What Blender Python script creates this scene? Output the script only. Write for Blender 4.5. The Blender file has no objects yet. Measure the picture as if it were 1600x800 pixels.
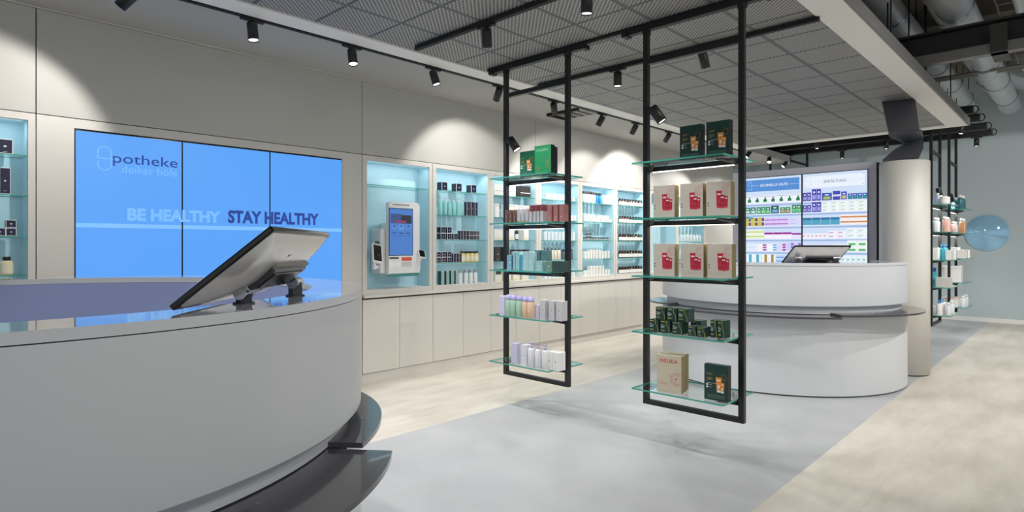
import bpy, bmesh, math, random
from mathutils import Vector, Matrix, Euler
random.seed(7)
S = bpy.context.scene
COL = S.collection
R = math.radians

# ------------------------------------------------------------------ camera, world, exposure
TH = math.atan2(898, 939); F = 939.0; HOR = 382.5; CAMZ = 1.3
FX, FY = math.cos(TH), math.sin(TH)          # forward on the floor plan
RX, RY = math.sin(TH), -math.cos(TH)         # right on the floor plan
cam_d = bpy.data.cameras.new('camera'); cam = bpy.data.objects.new('camera', cam_d); COL.objects.link(cam)
cam.location = (0, 0, CAMZ)
cam.rotation_euler = (R(90), 0, TH - R(90))
cam_d.sensor_fit = 'HORIZONTAL'; cam_d.sensor_width = 36.0; cam_d.lens = F / 1600 * 36
cam_d.shift_y = -(400 - HOR) / 1600
cam_d.clip_start = 0.02
S.camera = cam
S.view_settings.view_transform = 'Standard'
S.view_settings.look = 'None'
S.view_settings.exposure = 0.0
S.view_settings.gamma = 1.0
S.view_settings.use_curve_mapping = False
W = bpy.data.worlds.new('world'); S.world = W; W.use_nodes = True
bg = W.node_tree.nodes['Background']
bg.inputs[0].default_value = (0.88, 0.93, 1.0, 1); bg.inputs[1].default_value = 0.64
SPOT_W = 62.0      # watts of one ceiling spotlight


def X_at(px, Y):            # where the line of sight through column px meets the plane Y
    t = (px - 800) / F
    Z = Y / (FY + RY * t)
    return (FX + RX * t) * Z, Z


def Y_at(px, X):
    t = (px - 800) / F
    Z = X / (FX + RX * t)
    return (FY + RY * t) * Z, Z


def P3(px, py, Z):
    lat = (px - 800) / F * Z
    return Vector((FX * Z + RX * lat, FY * Z + RY * lat, CAMZ + (HOR - py) / F * Z))


# ------------------------------------------------------------------ materials
def lin(c):
    return tuple(((x / 255) / 12.92 if x / 255 <= 0.04045 else ((x / 255 + 0.055) / 1.055) ** 2.4) for x in c)


MATS = {}


def mat(name, rgb, rough=0.5, metal=0.0, emit=0.0, noise=0.0, nscale=8.0, bump=0.0, coat=0.0, trans=0.0):
    if name in MATS: return MATS[name]
    m = bpy.data.materials.new(name); m.use_nodes = True
    nt = m.node_tree; b = nt.nodes['Principled BSDF']
    c = lin(rgb) + (1,)
    b.inputs['Base Color'].default_value = c
    b.inputs['Roughness'].default_value = rough
    b.inputs['Metallic'].default_value = metal
    b.inputs['Coat Weight'].default_value = coat
    b.inputs['Transmission Weight'].default_value = trans
    if emit:
        b.inputs['Emission Color'].default_value = c; b.inputs['Emission Strength'].default_value = emit
        b.inputs['Base Color'].default_value = (0.02, 0.02, 0.02, 1)
    if noise or bump:
        tc = nt.nodes.new('ShaderNodeTexCoord'); n = nt.nodes.new('ShaderNodeTexNoise')
        n.inputs['Scale'].default_value = nscale; n.inputs['Detail'].default_value = 5
        nt.links.new(tc.outputs['Object'], n.inputs['Vector'])
        if noise:
            mx = nt.nodes.new('ShaderNodeMix'); mx.data_type = 'RGBA'
            mx.inputs['A'].default_value = tuple(x * (1 - noise) for x in c[:3]) + (1,)
            mx.inputs['B'].default_value = tuple(min(1, x * (1 + noise)) for x in c[:3]) + (1,)
            nt.links.new(n.outputs['Fac'], mx.inputs['Factor']); nt.links.new(mx.outputs['Result'], b.inputs['Base Color'])
        if bump:
            bp = nt.nodes.new('ShaderNodeBump'); bp.inputs['Strength'].default_value = bump; bp.inputs['Distance'].default_value = 0.01
            nt.links.new(n.outputs['Fac'], bp.inputs['Height']); nt.links.new(bp.outputs['Normal'], b.inputs['Normal'])
    MATS[name] = m
    return m


def glass_face():
    if 'shelf_glass' in MATS: return MATS['shelf_glass']
    m = bpy.data.materials.new('shelf_glass'); m.use_nodes = True; nt = m.node_tree
    nt.nodes.clear()
    o = nt.nodes.new('ShaderNodeOutputMaterial'); mx = nt.nodes.new('ShaderNodeMixShader')
    t = nt.nodes.new('ShaderNodeBsdfTransparent'); g = nt.nodes.new('ShaderNodeBsdfGlossy'); f = nt.nodes.new('ShaderNodeFresnel')
    t.inputs[0].default_value = (0.965, 0.985, 0.978, 1); g.inputs['Roughness'].default_value = 0.03; f.inputs[0].default_value = 1.5
    g.inputs[0].default_value = (0.9, 0.95, 0.95, 1)
    ge = nt.nodes.new('ShaderNodeNewGeometry'); ma = nt.nodes.new('ShaderNodeMath'); ma.operation = 'MULTIPLY_ADD'
    ma.inputs[1].default_value = -(1.5 - 1 / 1.5); ma.inputs[2].default_value = 1.5     # same reflectance from either side of the pane
    nt.links.new(ge.outputs['Backfacing'], ma.inputs[0]); nt.links.new(ma.outputs[0], f.inputs[0])
    nt.links.new(f.outputs[0], mx.inputs[0]); nt.links.new(t.outputs[0], mx.inputs[1]); nt.links.new(g.outputs[0], mx.inputs[2])
    nt.links.new(mx.outputs[0], o.inputs[0]); MATS['shelf_glass'] = m
    return m


def math_node(nt, op, a, b=None, c=None):
    n = nt.nodes.new('ShaderNodeMath'); n.operation = op
    for i, v in enumerate((a, b, c)):
        if v is None: continue
        if isinstance(v, (int, float)): n.inputs[i].default_value = v
        else: nt.links.new(v, n.inputs[i])
    return n.outputs[0]


def mixc(nt, fac, a, b):
    n = nt.nodes.new('ShaderNodeMix'); n.data_type = 'RGBA'
    for s, v in (('Factor', fac), ('A', a), ('B', b)):
        if hasattr(v, 'is_linked') or hasattr(v, 'links'): nt.links.new(v, n.inputs[s])
        else: n.inputs[s].default_value = v
    return n.outputs['Result']


def canopy_mesh_mat():
    m = bpy.data.materials.new('expanded_metal_mesh'); m.use_nodes = True; nt = m.node_tree; b = nt.nodes['Principled BSDF']
    geo = nt.nodes.new('ShaderNodeNewGeometry'); sp = nt.nodes.new('ShaderNodeSeparateXYZ'); nt.links.new(geo.outputs['Position'], sp.inputs[0])
    x, y = sp.outputs[0], sp.outputs[1]
    # diamond lattice of the expanded metal
    k = 2 * math.pi / 0.017
    d1 = math_node(nt, 'SINE', math_node(nt, 'MULTIPLY', math_node(nt, 'ADD', math_node(nt, 'MULTIPLY', x, 1.9), y), k / 2))
    d2 = math_node(nt, 'SINE', math_node(nt, 'MULTIPLY', math_node(nt, 'SUBTRACT', math_node(nt, 'MULTIPLY', x, 1.0), y), k / 2))
    lat = math_node(nt, 'MAXIMUM', d1, math_node(nt, 'MULTIPLY', d2, 0.8))
    fac = math_node(nt, 'SMOOTH_MIN', math_node(nt, 'MAXIMUM', math_node(nt, 'MULTIPLY_ADD', lat, 0.9, 0.25), 0.0), 1.0, 0.1)
    col = mixc(nt, fac, lin((40, 40, 41)) + (1,), lin((190, 187, 182)) + (1,))
    # seams every 0.42 m both ways
    fx = math_node(nt, 'FRACT', math_node(nt, 'DIVIDE', math_node(nt, 'ADD', x, 20.0 - 0.17), 0.42))
    fy = math_node(nt, 'FRACT', math_node(nt, 'DIVIDE', math_node(nt, 'ADD', y, 19.74), 0.42))
    sx = math_node(nt, 'LESS_THAN', fx, 0.05); sy = math_node(nt, 'LESS_THAN', fy, 0.075)
    col = mixc(nt, sx, col, lin((88, 90, 98)) + (1,))
    col = mixc(nt, sy, col, lin((112, 111, 110)) + (1,))
    nt.links.new(col, b.inputs['Base Color']); b.inputs['Roughness'].default_value = 0.6; b.inputs['Metallic'].default_value = 0.2
    bp = nt.nodes.new('ShaderNodeBump'); bp.inputs['Strength'].default_value = 0.5; bp.inputs['Distance'].default_value = 0.004
    nt.links.new(fac, bp.inputs['Height']); nt.links.new(bp.outputs[0], b.inputs['Normal'])
    return m


def floor_mat(tile):
    m = bpy.data.materials.new('grey_tile' if tile else 'beige_stone'); m.use_nodes = True; nt = m.node_tree; b = nt.nodes['Principled BSDF']
    geo = nt.nodes.new('ShaderNodeNewGeometry'); sp = nt.nodes.new('ShaderNodeSeparateXYZ'); nt.links.new(geo.outputs['Position'], sp.inputs[0])
    n1 = nt.nodes.new('ShaderNodeTexNoise'); n1.inputs['Scale'].default_value = 1.3; n1.inputs['Detail'].default_value = 8; n1.inputs['Roughness'].default_value = 0.65
    mp = nt.nodes.new('ShaderNodeMapping'); mp.inputs['Rotation'].default_value = (0, 0, R(8)); mp.inputs['Scale'].default_value = (1, 3.2, 1) if not tile else (1, 1, 1)
    nt.links.new(geo.outputs['Position'], mp.inputs[0]); nt.links.new(mp.outputs[0], n1.inputs['Vector'])
    rp = nt.nodes.new('ShaderNodeValToRGB'); rp.color_ramp.elements[0].position = 0.36; rp.color_ramp.elements[1].position = 0.62
    if tile:
        rp.color_ramp.elements[0].color = lin((168, 171, 174)) + (1,); rp.color_ramp.elements[1].color = lin((180, 182, 184)) + (1,)
    else:
        rp.color_ramp.elements[0].color = lin((194, 187, 175)) + (1,); rp.color_ramp.elements[1].color = lin((214, 208, 197)) + (1,)
    nt.links.new(n1.outputs['Fac'], rp.inputs[0]); col = rp.outputs[0]
    if not tile:
        n2 = nt.nodes.new('ShaderNodeTexNoise'); n2.inputs['Scale'].default_value = 7; n2.inputs['Detail'].default_value = 10; n2.inputs['Roughness'].default_value = 0.75
        nt.links.new(mp.outputs[0], n2.inputs['Vector'])
        r2 = nt.nodes.new('ShaderNodeValToRGB'); r2.color_ramp.elements[0].position = 0.60; r2.color_ramp.elements[1].position = 0.72
        r2.color_ramp.elements[0].color = (0, 0, 0, 1); r2.color_ramp.elements[1].color = (0.35, 0.35, 0.35, 1)
        nt.links.new(n2.outputs['Fac'], r2.inputs[0])
        col = mixc(nt, r2.outputs[0], col, lin((168, 156, 140)) + (1,))
    px_, py_ = (1.2, 0.6) if tile else (2.4, 1.2)
    row = math_node(nt, 'FLOOR', math_node(nt, 'DIVIDE', math_node(nt, 'ADD', sp.outputs[1], 10.0 + (0.03 if tile else 0)), py_))
    off = math_node(nt, 'MULTIPLY', math_node(nt, 'MODULO', row, 2.0), px_ / 2)
    fx = math_node(nt, 'FRACT', math_node(nt, 'DIVIDE', math_node(nt, 'ADD', math_node(nt, 'ADD', sp.outputs[0], 10.0), off), px_))
    fy = math_node(nt, 'FRACT', math_node(nt, 'DIVIDE', math_node(nt, 'ADD', sp.outputs[1], 10.0 + (0.03 if tile else 0)), py_))
    g = math_node(nt, 'MAXIMUM', math_node(nt, 'LESS_THAN', fx, 0.003 / px_ * 1.3), math_node(nt, 'LESS_THAN', fy, 0.003 / py_ * 1.3))
    col = mixc(nt, math_node(nt, 'MULTIPLY', g, 0.8 if tile else 0.25), col, lin((190, 182, 165) if tile else (160, 150, 138)) + (1,))
    nt.links.new(col, b.inputs['Base Color'])
    b.inputs['Roughness'].default_value = 0.34 if tile else 0.42
    b.inputs['Specular IOR Level'].default_value = 0.4
    return m


WHITE = mat('white_lacquer', (218, 214, 206), 0.45, noise=0.02, nscale=2)
WHITE2 = mat('upper_wall_panel', (196, 194, 187), 0.6, noise=0.02, nscale=2)
SOFF = mat('soffit_paint', (178, 176, 172), 0.8)
FRAMEW = mat('canopy_frame_white', (244, 240, 233), 0.6)
COUNTER = mat('counter_lacquer', (206, 209, 211), 0.35, noise=0.015, nscale=1.5)
COUNTERTOP = mat('counter_top_gloss', (200, 200, 204), 0.06, coat=0.6)
GROOVE = mat('shadow_gap', (55, 52, 48), 0.9)
BLUESPILL = mat('blue_spill_inner_wall', (152, 164, 208), 0.4)  # blue bounce from the screens put into the inner wall colour
SMOKE = mat('dark_smoked_shelf', (74, 73, 78), 0.14, coat=0.4)
BLACK = mat('black_powder_coat', (26, 26, 27), 0.42)
BLACK2 = mat('black_track', (20, 20, 21), 0.5)
TEAL = mat('niche_blue', (186, 224, 236), 0.55)
EDGE = mat('glass_edge_green', (74, 168, 148), 0.15, emit=0.0)
GLASS = glass_face()
SAGE = mat('sage_wall', (190, 203, 206), 0.75, noise=0.03, nscale=1)
CONC = mat('slab_concrete', (116, 110, 100), 0.9, noise=0.25, nscale=3)
DUCT = mat('galvanised_duct', (212, 217, 220), 0.36, metal=0.35, noise=0.18, nscale=9, bump=0.9)
STEEL = mat('dark_painted_steel', (62, 60, 58), 0.5)
STEELG = mat('grey_steel', (128, 126, 122), 0.5)
LED = mat('led_strip_white', (255, 252, 245), 0.5, emit=2.6)
FILLN = mat('niche_fill_glow', (200, 225, 235), 0.5, emit=.8)  # glow of the strips added in the niches
LENS = mat('lamp_lens', (255, 250, 238), 0.5, emit=7.0)
CHROME = mat('brushed_chrome', (190, 192, 198), 0.22, metal=1.0)
ALU = mat('silver_casing', (222, 221, 219), 0.2, metal=0.55)
PLASTB = mat('black_gloss_plastic', (14, 14, 15), 0.15)
PLASTD = mat('dark_grey_plastic', (52, 54, 58), 0.35)
PLASTW = mat('white_plastic', (236, 236, 236), 0.35)
NAVY = mat('navy_print', (24, 28, 62), 0.4)
PAPER = mat('white_carton', (236, 236, 232), 0.5)
FRAME_G = mat('grey_display_frame', (212, 209, 219), 0.5)


# ------------------------------------------------------------------ mesh builder
class MB:
    def __init__(s): s.v = []; s.f = []; s.m = []; s.sm = []; s.mats = []

    def mi(s, m):
        if m not in s.mats: s.mats.append(m)
        return s.mats.index(m)

    def add(s, vs, fs, m, smooth=False, M=None):
        o = len(s.v)
        for v in vs:
            v = Vector(v)
            if M is not None: v = M @ v
            s.v.append(v)
        k = s.mi(m)
        for f in fs: s.f.append(tuple(i + o for i in f)); s.m.append(k); s.sm.append(smooth)
        return s

    def box(s, x0, x1, y0, y1, z0, z1, m, M=None, bev=0.0):
        if bev <= 0:
            vs = [(x, y, z) for z in (z0, z1) for y in (y0, y1) for x in (x0, x1)]
            return s.add(vs, [(0, 2, 3, 1), (4, 5, 7, 6), (0, 1, 5, 4), (2, 6, 7, 3), (0, 4, 6, 2), (1, 3, 7, 5)], m, False, M)
        b = min(bev, (x1 - x0) / 2.1, (y1 - y0) / 2.1, (z1 - z0) / 2.1)
        bm = bmesh.new(); bmesh.ops.create_cube(bm, size=1)
        for v in bm.verts: v.co = ((x0 + x1) / 2 + v.co.x * (x1 - x0), (y0 + y1) / 2 + v.co.y * (y1 - y0), (z0 + z1) / 2 + v.co.z * (z1 - z0))
        bmesh.ops.bevel(bm, geom=bm.edges[:], offset=b, segments=2, affect='EDGES', profile=0.5)
        return s.bm(bm, m, M)

    def bm(s, bm, m, M=None, smooth=False):
        bm.verts.index_update()
        s.add([v.co.copy() for v in bm.verts], [[v.index for v in f.verts] for f in bm.faces], m, smooth, M); bm.free()
        return s

    def lathe(s, prof, m, seg=24, M=None, cx=0, cy=0, a0=0, a1=360, smooth=True):
        full = abs(a1 - a0) >= 360; n = seg if full else seg + 1
        vs = []; fs = []
        for (r, z) in prof:
            for i in range(n):
                a = R(a0 + (a1 - a0) * i / seg); vs.append((cx + r * math.cos(a), cy + r * math.sin(a), z))
        for j in range(len(prof) - 1):
            for i in range(seg):
                i2 = (i + 1) % n
                fs.append((j * n + i, j * n + i2, (j + 1) * n + i2, (j + 1) * n + i))
        return s.add(vs, fs, m, smooth, M)

    def cyl(s, p0, p1, r, m, seg=16, r1=None, smooth=True):
        p0, p1 = Vector(p0), Vector(p1); d = p1 - p0; L = d.length
        M = Matrix.Translation(p0) @ d.to_track_quat('Z', 'Y').to_matrix().to_4x4()
        r1 = r if r1 is None else r1
        vs = [(q * math.cos(2 * math.pi * i / seg), q * math.sin(2 * math.pi * i / seg), z) for q, z in ((r, 0), (r1, L)) for i in range(seg)]
        s.add(vs, [(i, (i + 1) % seg, seg + (i + 1) % seg, seg + i) for i in range(seg)], m, smooth, M)
        s.add(vs, [tuple(range(seg))[::-1], tuple(range(seg, 2 * seg))], m, False, M)
        return s

    def bar(s, p0, p1, w, h, m, up=(0, 0, 1)):
        p0, p1 = Vector(p0), Vector(p1); d = (p1 - p0); L = d.length; d.normalize()
        u = Vector(up)
        if abs(d.dot(u)) > 0.95: u = Vector((1, 0, 0))
        sx = d.cross(u).normalized(); uz = sx.cross(d).normalized()
        M = Matrix((sx, d, uz)).transposed().to_4x4(); M.translation = p0
        return s.box(-w / 2, w / 2, 0, L, -h / 2, h / 2, m, M)

    def prism(s, poly, z0, z1, m, M=None, side=None):
        n = len(poly)
        vs = [(x, y, z0) for x, y in poly] + [(x, y, z1) for x, y in poly]
        s.add(vs, [tuple(range(n))[::-1], tuple(range(n, 2 * n))], m, False, M)
        s.add(vs, [(i, (i + 1) % n, n + (i + 1) % n, n + i) for i in range(n)], side or m, False, M)
        return s

    def build(s, name, parent=None, off=(0, 0, 0), parent_matrix=None):
        me = bpy.data.meshes.new(name)
        o_ = Vector(off)
        me.from_pydata([tuple(v - o_) for v in s.v], [], s.f)
        for m in s.mats: me.materials.append(m)
        me.polygons.foreach_set('material_index', s.m); me.polygons.foreach_set('use_smooth', s.sm)
        bm = bmesh.new(); bm.from_mesh(me); bmesh.ops.recalc_face_normals(bm, faces=bm.faces[:]); bm.to_mesh(me); bm.free()
        me.update()
        o = bpy.data.objects.new(name, me); COL.objects.link(o)
        if parent is not None: o.parent = parent
        elif off != (0, 0, 0): o.location = off
        return o


def tag(o, label=None, cat=None, group=None, kind=None):
    if label:
        o['label'] = label
        n = len(label.split())
        if n < 4 or n > 16: print('LABEL LENGTH', n, label)
    if cat: o['category'] = cat
    if group: o['group'] = group
    if kind: o['kind'] = kind
    return o


def thing(name, loc, label, cat, group=None, rz=0.0):
    o = bpy.data.objects.new(name, None); o.empty_display_size = 0.05; COL.objects.link(o)
    o.location = loc; o.rotation_euler = (0, 0, rz)
    return tag(o, label, cat, group)


def copy_tree(o, parent=None):
    c = o.copy(); COL.objects.link(c)
    if parent: c.parent = parent
    for ch in o.children: copy_tree(ch, c)
    return c


def struct(name, b):
    return tag(b.build(name), kind='structure')


def text(name, s, u0, u1, v0, v1, M, m, parent, bold=0.0, off=(0, 0, 0), spacing=1.0, depth=0.0004):
    """lettering fitted to the box u0..u1, v0..v1 of the plane given by M (local x, y)"""
    cu = bpy.data.curves.new(name, 'FONT'); cu.body = s; cu.offset = bold; cu.extrude = 0.0; cu.space_character = spacing
    cu.resolution_u = 3
    to = bpy.data.objects.new(name, cu); COL.objects.link(to)
    bpy.context.view_layer.update()
    me = bpy.data.meshes.new_from_object(to.evaluated_get(bpy.context.evaluated_depsgraph_get()))
    COL.objects.unlink(to); bpy.data.objects.remove(to); bpy.data.curves.remove(cu)
    xs = [v.co.x for v in me.vertices]; ys = [v.co.y for v in me.vertices]
    ax, bx, ay, by = min(xs), max(xs), min(ys), max(ys)
    o_ = Vector(off)
    for v in me.vertices:
        v.co = M @ Vector((u0 + (v.co.x - ax) / (bx - ax) * (u1 - u0), v0 + (v.co.y - ay) / (by - ay) * (v1 - v0), depth)) - o_
    me.materials.clear(); me.materials.append(m)
    o = bpy.data.objects.new(name, me); COL.objects.link(o)
    if parent: o.parent = parent
    return o


def plane_M(kind, c):
    """'Y': plane Y=c facing -Y, local x -> X ; 'X': plane X=c facing -X, local x -> -Y"""
    if kind == 'Y': m = Matrix(((1, 0, 0, 0), (0, 0, -1, c), (0, 1, 0, 0), (0, 0, 0, 1)))
    else: m = Matrix(((0, 0, -1, c), (-1, 0, 0, 0), (0, 1, 0, 0), (0, 0, 0, 1)))
    return m


def quad(b, u0, u1, v0, v1, d, m, M=None):
    return b.add([(u0, v0, d), (u1, v0, d), (u1, v1, d), (u0, v1, d)], [(0, 1, 2, 3)], m, False, M)


# ------------------------------------------------------------------ the shell
WY = 4.857            # face of the product wall
CEIL = 2.826
CZ = 2.80             # underside of the hanging canopy
FARX = 12.86
b = MB(); b.box(-5, FARX + .2, -6, 1.18, -.1, 0, floor_mat(False)); b.box(-5, FARX + .2, 3.40, WY + .5, -.1, 0, floor_mat(False))
b.mats.append(floor_mat(True)); b.box(-5, FARX + .2, 1.18, 3.40, -.1, 0, b.mats[-1])
struct('floor', b)
b = MB(); b.box(FARX, FARX + .2, -6, 8, 0, 4.2, SAGE); b.box(FARX - .015, FARX, -6, 4.8, 0, .07, PAPER)
struct('wall_far', b)
b = MB(); b.box(-5, 11.14, WY + .25, WY + .45, 0, 4.2, SOFF); b.box(11.14, FARX, WY + .3, WY + .45, 0, 4.2, SAGE)
struct('wall_left', b)
b = MB(); b.box(-5, FARX + .2, -6, 8, 4.2, 4.3, CONC)
for k in range(9):
    b.box(-4.4 + k * 1.9, -4.1 + k * 1.9, -6, 8, 3.98, 4.2, CONC)
struct('ceiling', b)
b = MB(); b.box(-5, 11.6, 3.97, WY + .25, CEIL, CEIL + .12, SOFF)
struct('ceiling_soffit', b)

# upper wall panels (the shadow gaps show the backing)
ux = [-4.116, -1.72, .674, 3.068, 5.49, 7.93, 10.36, 11.14]
b = MB(); b.box(-4.2, 11.13, WY + .012, WY + .25, 2.10, CEIL, GROOVE)
for a, c in zip(ux[:-1], ux[1:]): b.box(a + .003, c - .003, WY, WY + .0119, 2.143, CEIL - .012, WHITE2)
b.box(-4.2, 11.14, WY - .004, WY + .0119, CEIL - .009, CEIL, WHITE)
struct('wall_left_upper', b)
# closed white panel round the displays and at the end of the wall
b = MB()
b.box(.677, .875, WY, WY + .25, 0.0, 2.137, WHITE); b.box(2.86, 3.065, WY, WY + .25, 0, 2.137, WHITE)
b.box(.875, 2.86, WY, WY + .25, 2.075, 2.137, WHITE); b.box(.875, 2.86, WY, WY + .25, 0, .84, WHITE)
b.box(10.0, 11.14, WY, WY + .25, .831, 2.137, WHITE)
struct('wall_left_lower', b)

# ------------------------------------------------------------------ wall niches with glass shelves
SH = [1.87, 1.617, 1.355, 1.11]
ND = .185
NB, NT = .875, 2.092


def glass_shelf(x0, x1, y0, y1, z, parent, name='glass_shelf', off=(0, 0, 0), t=.006):
    b = MB()
    vs = [(x, y, zz) for zz in (z - t, z) for y in (y0, y1) for x in (x0, x1)]
    b.add(vs, [(0, 2, 3, 1), (4, 5, 7, 6)], GLASS)
    b.add(vs, [(0, 1, 5, 4), (2, 6, 7, 3), (0, 4, 6, 2), (1, 3, 7, 5)], EDGE)
    return b.build(name, parent, off)


def niche(x0, x1, shelves, label, lamp=True, ix0=.05, ix1=.04, power=.7):
    loc = (round((x0 + x1) / 2, 4), WY, 0.0)
    r = thing('wall_niche', loc, label, 'display niche', 'wall niches')
    a, c = x0 + ix0, x1 - ix1
    b = MB()
    b.box(x0 + .003, a, WY - .002, WY + ND, .83, 2.137, WHITE); b.box(c, x1 - .003, WY - .002, WY + ND, .83, 2.137, WHITE)
    b.box(a, c, WY - .002, WY + ND, NT, 2.137, WHITE); b.box(a, c, WY - .002, WY + ND, .83, NB, WHITE)
    b.build('surround', r, loc)
    b = MB()
    b.box(a, c, WY + ND, WY + ND + .01, NB, NT, TEAL)
    b.box(a - .001, a + .004, WY + .012, WY + ND, NB, NT, TEAL); b.box(c - .004, c + .001, WY + .012, WY + ND, NB, NT, TEAL)
    b.box(a, c, WY + .012, WY + ND, NT - .004, NT + .001, TEAL); b.box(a, c, WY + .012, WY + ND, NB - .001, NB + .002, PAPER)
    b.build('lining', r, loc)
    for z in shelves: glass_shelf(a + .005, c - .005, WY + .01, WY + ND - .002, z, r, off=loc)
    if lamp:  # fill light and glowing strip added to brighten the niche, no fixture seen
        b = MB(); b.box(a + .03, c - .03, WY + .014, WY + .020, NT - .008, NT - .004, FILLN); b.build('glow_strip', r, loc)
        ld = bpy.data.lights.new('niche_fill_light', 'AREA'); ld.shape = 'RECTANGLE'; ld.size = (c - a) * .9; ld.size_y = .03; ld.energy = power
        ld.color = (.93, .97, 1)
        lo = bpy.data.objects.new('niche_fill_light', ld); COL.objects.link(lo); lo.parent = r
        lo.location = ((a + c) / 2 - loc[0], .03, NT - .014); lo.rotation_euler = (R(18), 0, 0)
    return r


MX = [3.068 + .828 * k for k in range(8)]     # module seams
NN = {0: 'niche beside the blue video wall', 1: 'kiosk niche', 2: 'first niche past the kiosk', 3: 'second niche past the kiosk',
      4: 'third niche past the kiosk', 5: 'fourth niche past the kiosk', 6: 'fifth niche past the kiosk', 8: 'last wall niche'}
niche(-.154, .674, SH, 'blue-lined wall niche with navy cartons beside the blue video wall')
niche(MX[0], MX[1], SH[:1], 'blue-lined wall niche holding the white order kiosk')
niche(MX[1], MX[2], SH, 'wall niche holding mint pump bottles and navy cartons')
niche(MX[2], MX[3], SH, 'wall niche holding big white cartons and dark cartons')
niche(MX[3], MX[4], SH, 'wall niche with pale cartons and black-capped blue and cream bottles')
niche(MX[4], MX[5], SH, 'wall niche stacked with small white cartons and glass jars')
niche(MX[5], MX[6], SH, 'wall niche filled with amber bottles with white labels')
niche(MX[6], 9.0, [], 'empty dark blue wall niche after the amber bottles', lamp=False, ix0=.16)
niche(9.0, 10.0, SH, 'last wall niche with slim clear bottles near the wall end')

# base cabinets and ledge under the niches
for k in range(7 + 2):
    x0 = MX[0] + .828 * k; x1 = x0 + .828
    desc = ['under the white order kiosk', 'under the mint pump bottles', 'under the big white cartons', 'under the cream bottles niche',
            'under the glass jar niche', 'under the amber bottle niche', 'under the empty blue niche', 'under the slim clear bottles', 'at the very end of the wall'][k]
    if k == 8: x1 = 11.13
    r = thing('base_cabinet', (x0, WY, 0), 'white handleless two-door base cabinet ' + desc, 'cabinet', 'base cabinets along the wall')
    b = MB(); b.box(0, x1 - x0, .004, .24, 0, .795, GROOVE); b.box(0, x1 - x0, .0, .0038, 0, .094, WHITE)
    b.build('carcass', r)
    xm = (x1 - x0) / 2
    for a, c in ((.002, xm - .002), (xm + .002, x1 - x0 - .002)):
        b = MB(); b.box(a, c, -.012, .0039, .100, .788, WHITE, bev=.0015); b.build('door', r)
b = MB(); b.box(MX[0] + .005, 11.1, WY - .03, WY + .1, .803, .8295, WHITE, bev=.003); b.box(MX[0], 11.1, WY - .024, WY + .1, .796, .803, GROOVE)
tag(b.build('ledge'), 'long white ledge running above the base cabinet doors', 'ledge')

# ------------------------------------------------------------------ blue video wall
SCR = mat('display_blue', (84, 160, 246), emit=1.0, rough=.3)
SCRL = mat('display_light_blue', (128, 192, 255), emit=1.0)
SCRT = mat('display_pale_text', (122, 188, 255), emit=1.0)
SCRN = mat('display_navy_text', (30, 62, 150), emit=1.0)
r = thing('video_wall', (1.868, WY, .84), 'wide bright blue video wall of three upright screens on the white wall', 'video wall')
o3 = (1.868, WY, .84)
edges = [.876, 1.532, 2.194, 2.858]
for a, c in zip(edges[:-1], edges[1:]):
    b = MB(); b.box(a + .001, c - .001, WY - .006, WY + .06, .842, 2.068, PLASTB, bev=.002)
    pl = b.build('screen', r, o3)
    b = MB(); quad(b, a + .005, c - .005, .85, 2.061, .0065, SCR, plane_M('Y', WY)); b.build('screen_image', pl, o3)


def wx(px): return X_at(px, WY)[0]


def wz(px, py): return CAMZ + (HOR - py) / F * X_at(px, WY)[1]


MY = plane_M('Y', WY)
D0 = .0075
b = MB()
for a, c in zip(edges[:-1], edges[1:]): quad(b, a + .005, c - .005, wz(200, 356.5), wz(200, 350), D0, SCRL, MY)
b.build('light_stripe', r, o3)
text('slogan', 'BE HEALTHY', wx(198.5), wx(344), wz(270, 346.5), wz(270, 327.5), MY, SCRT, r, .045, o3, depth=D0)
text('slogan', 'STAY HEALTHY', wx(355.5), wx(497.5), wz(426, 350.5), wz(426, 331), MY, SCRN, r, .045, o3, depth=D0)
text('logo_text', 'potheke', wx(176), wx(277), wz(230, 263.5), wz(230, 243.5), MY, SCRN, r, .002, o3, depth=D0)
text('logo_text', 'deiker höfe', wx(190), wx(276.5), wz(235, 273.5), wz(235, 261), MY, SCRT, r, .0, o3, depth=D0)
# pill-shaped logo mark
b = MB()
lx0, lx1 = wx(152.5), wx(173); lz0, lz1 = wz(163, 266), wz(163, 229); rr = (lx1 - lx0) / 2; cxm = (lx0 + lx1) / 2
pts = [(cxm + rr * math.cos(R(a)), lz1 - rr + rr * math.sin(R(a))) for a in range(0, 181, 15)]
pts += [(lx0, (lz0 + lz1) / 2 + .0), ]
pts2 = [(lx0, (lz0 + lz1) / 2 - .02)] + [(cxm + rr * math.cos(R(a)), lz0 + rr + rr * math.sin(R(a))) for a in range(180, 361, 15)] + [(lx1, lz1 - rr)]
for pp in (pts, pts2, [(lx0, (lz0 + lz1) / 2), (wx(183), (lz0 + lz1) / 2)]):
    for (ua, va), (ub, vb) in zip(pp[:-1], pp[1:]):
        d = Vector((ub - ua, vb - va)); d.normalize(); n = Vector((-d.y, d.x)) * .0035; d *= .0015
        b.add([(ua - d.x + n.x, va - d.y + n.y, D0), (ua - d.x - n.x, va - d.y - n.y, D0), (ub + d.x - n.x, vb + d.y - n.y, D0), (ub + d.x + n.x, vb + d.y + n.y, D0)], [(0, 1, 2, 3)], SCRT, False, MY)
b.build('logo_mark', r, o3)

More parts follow.
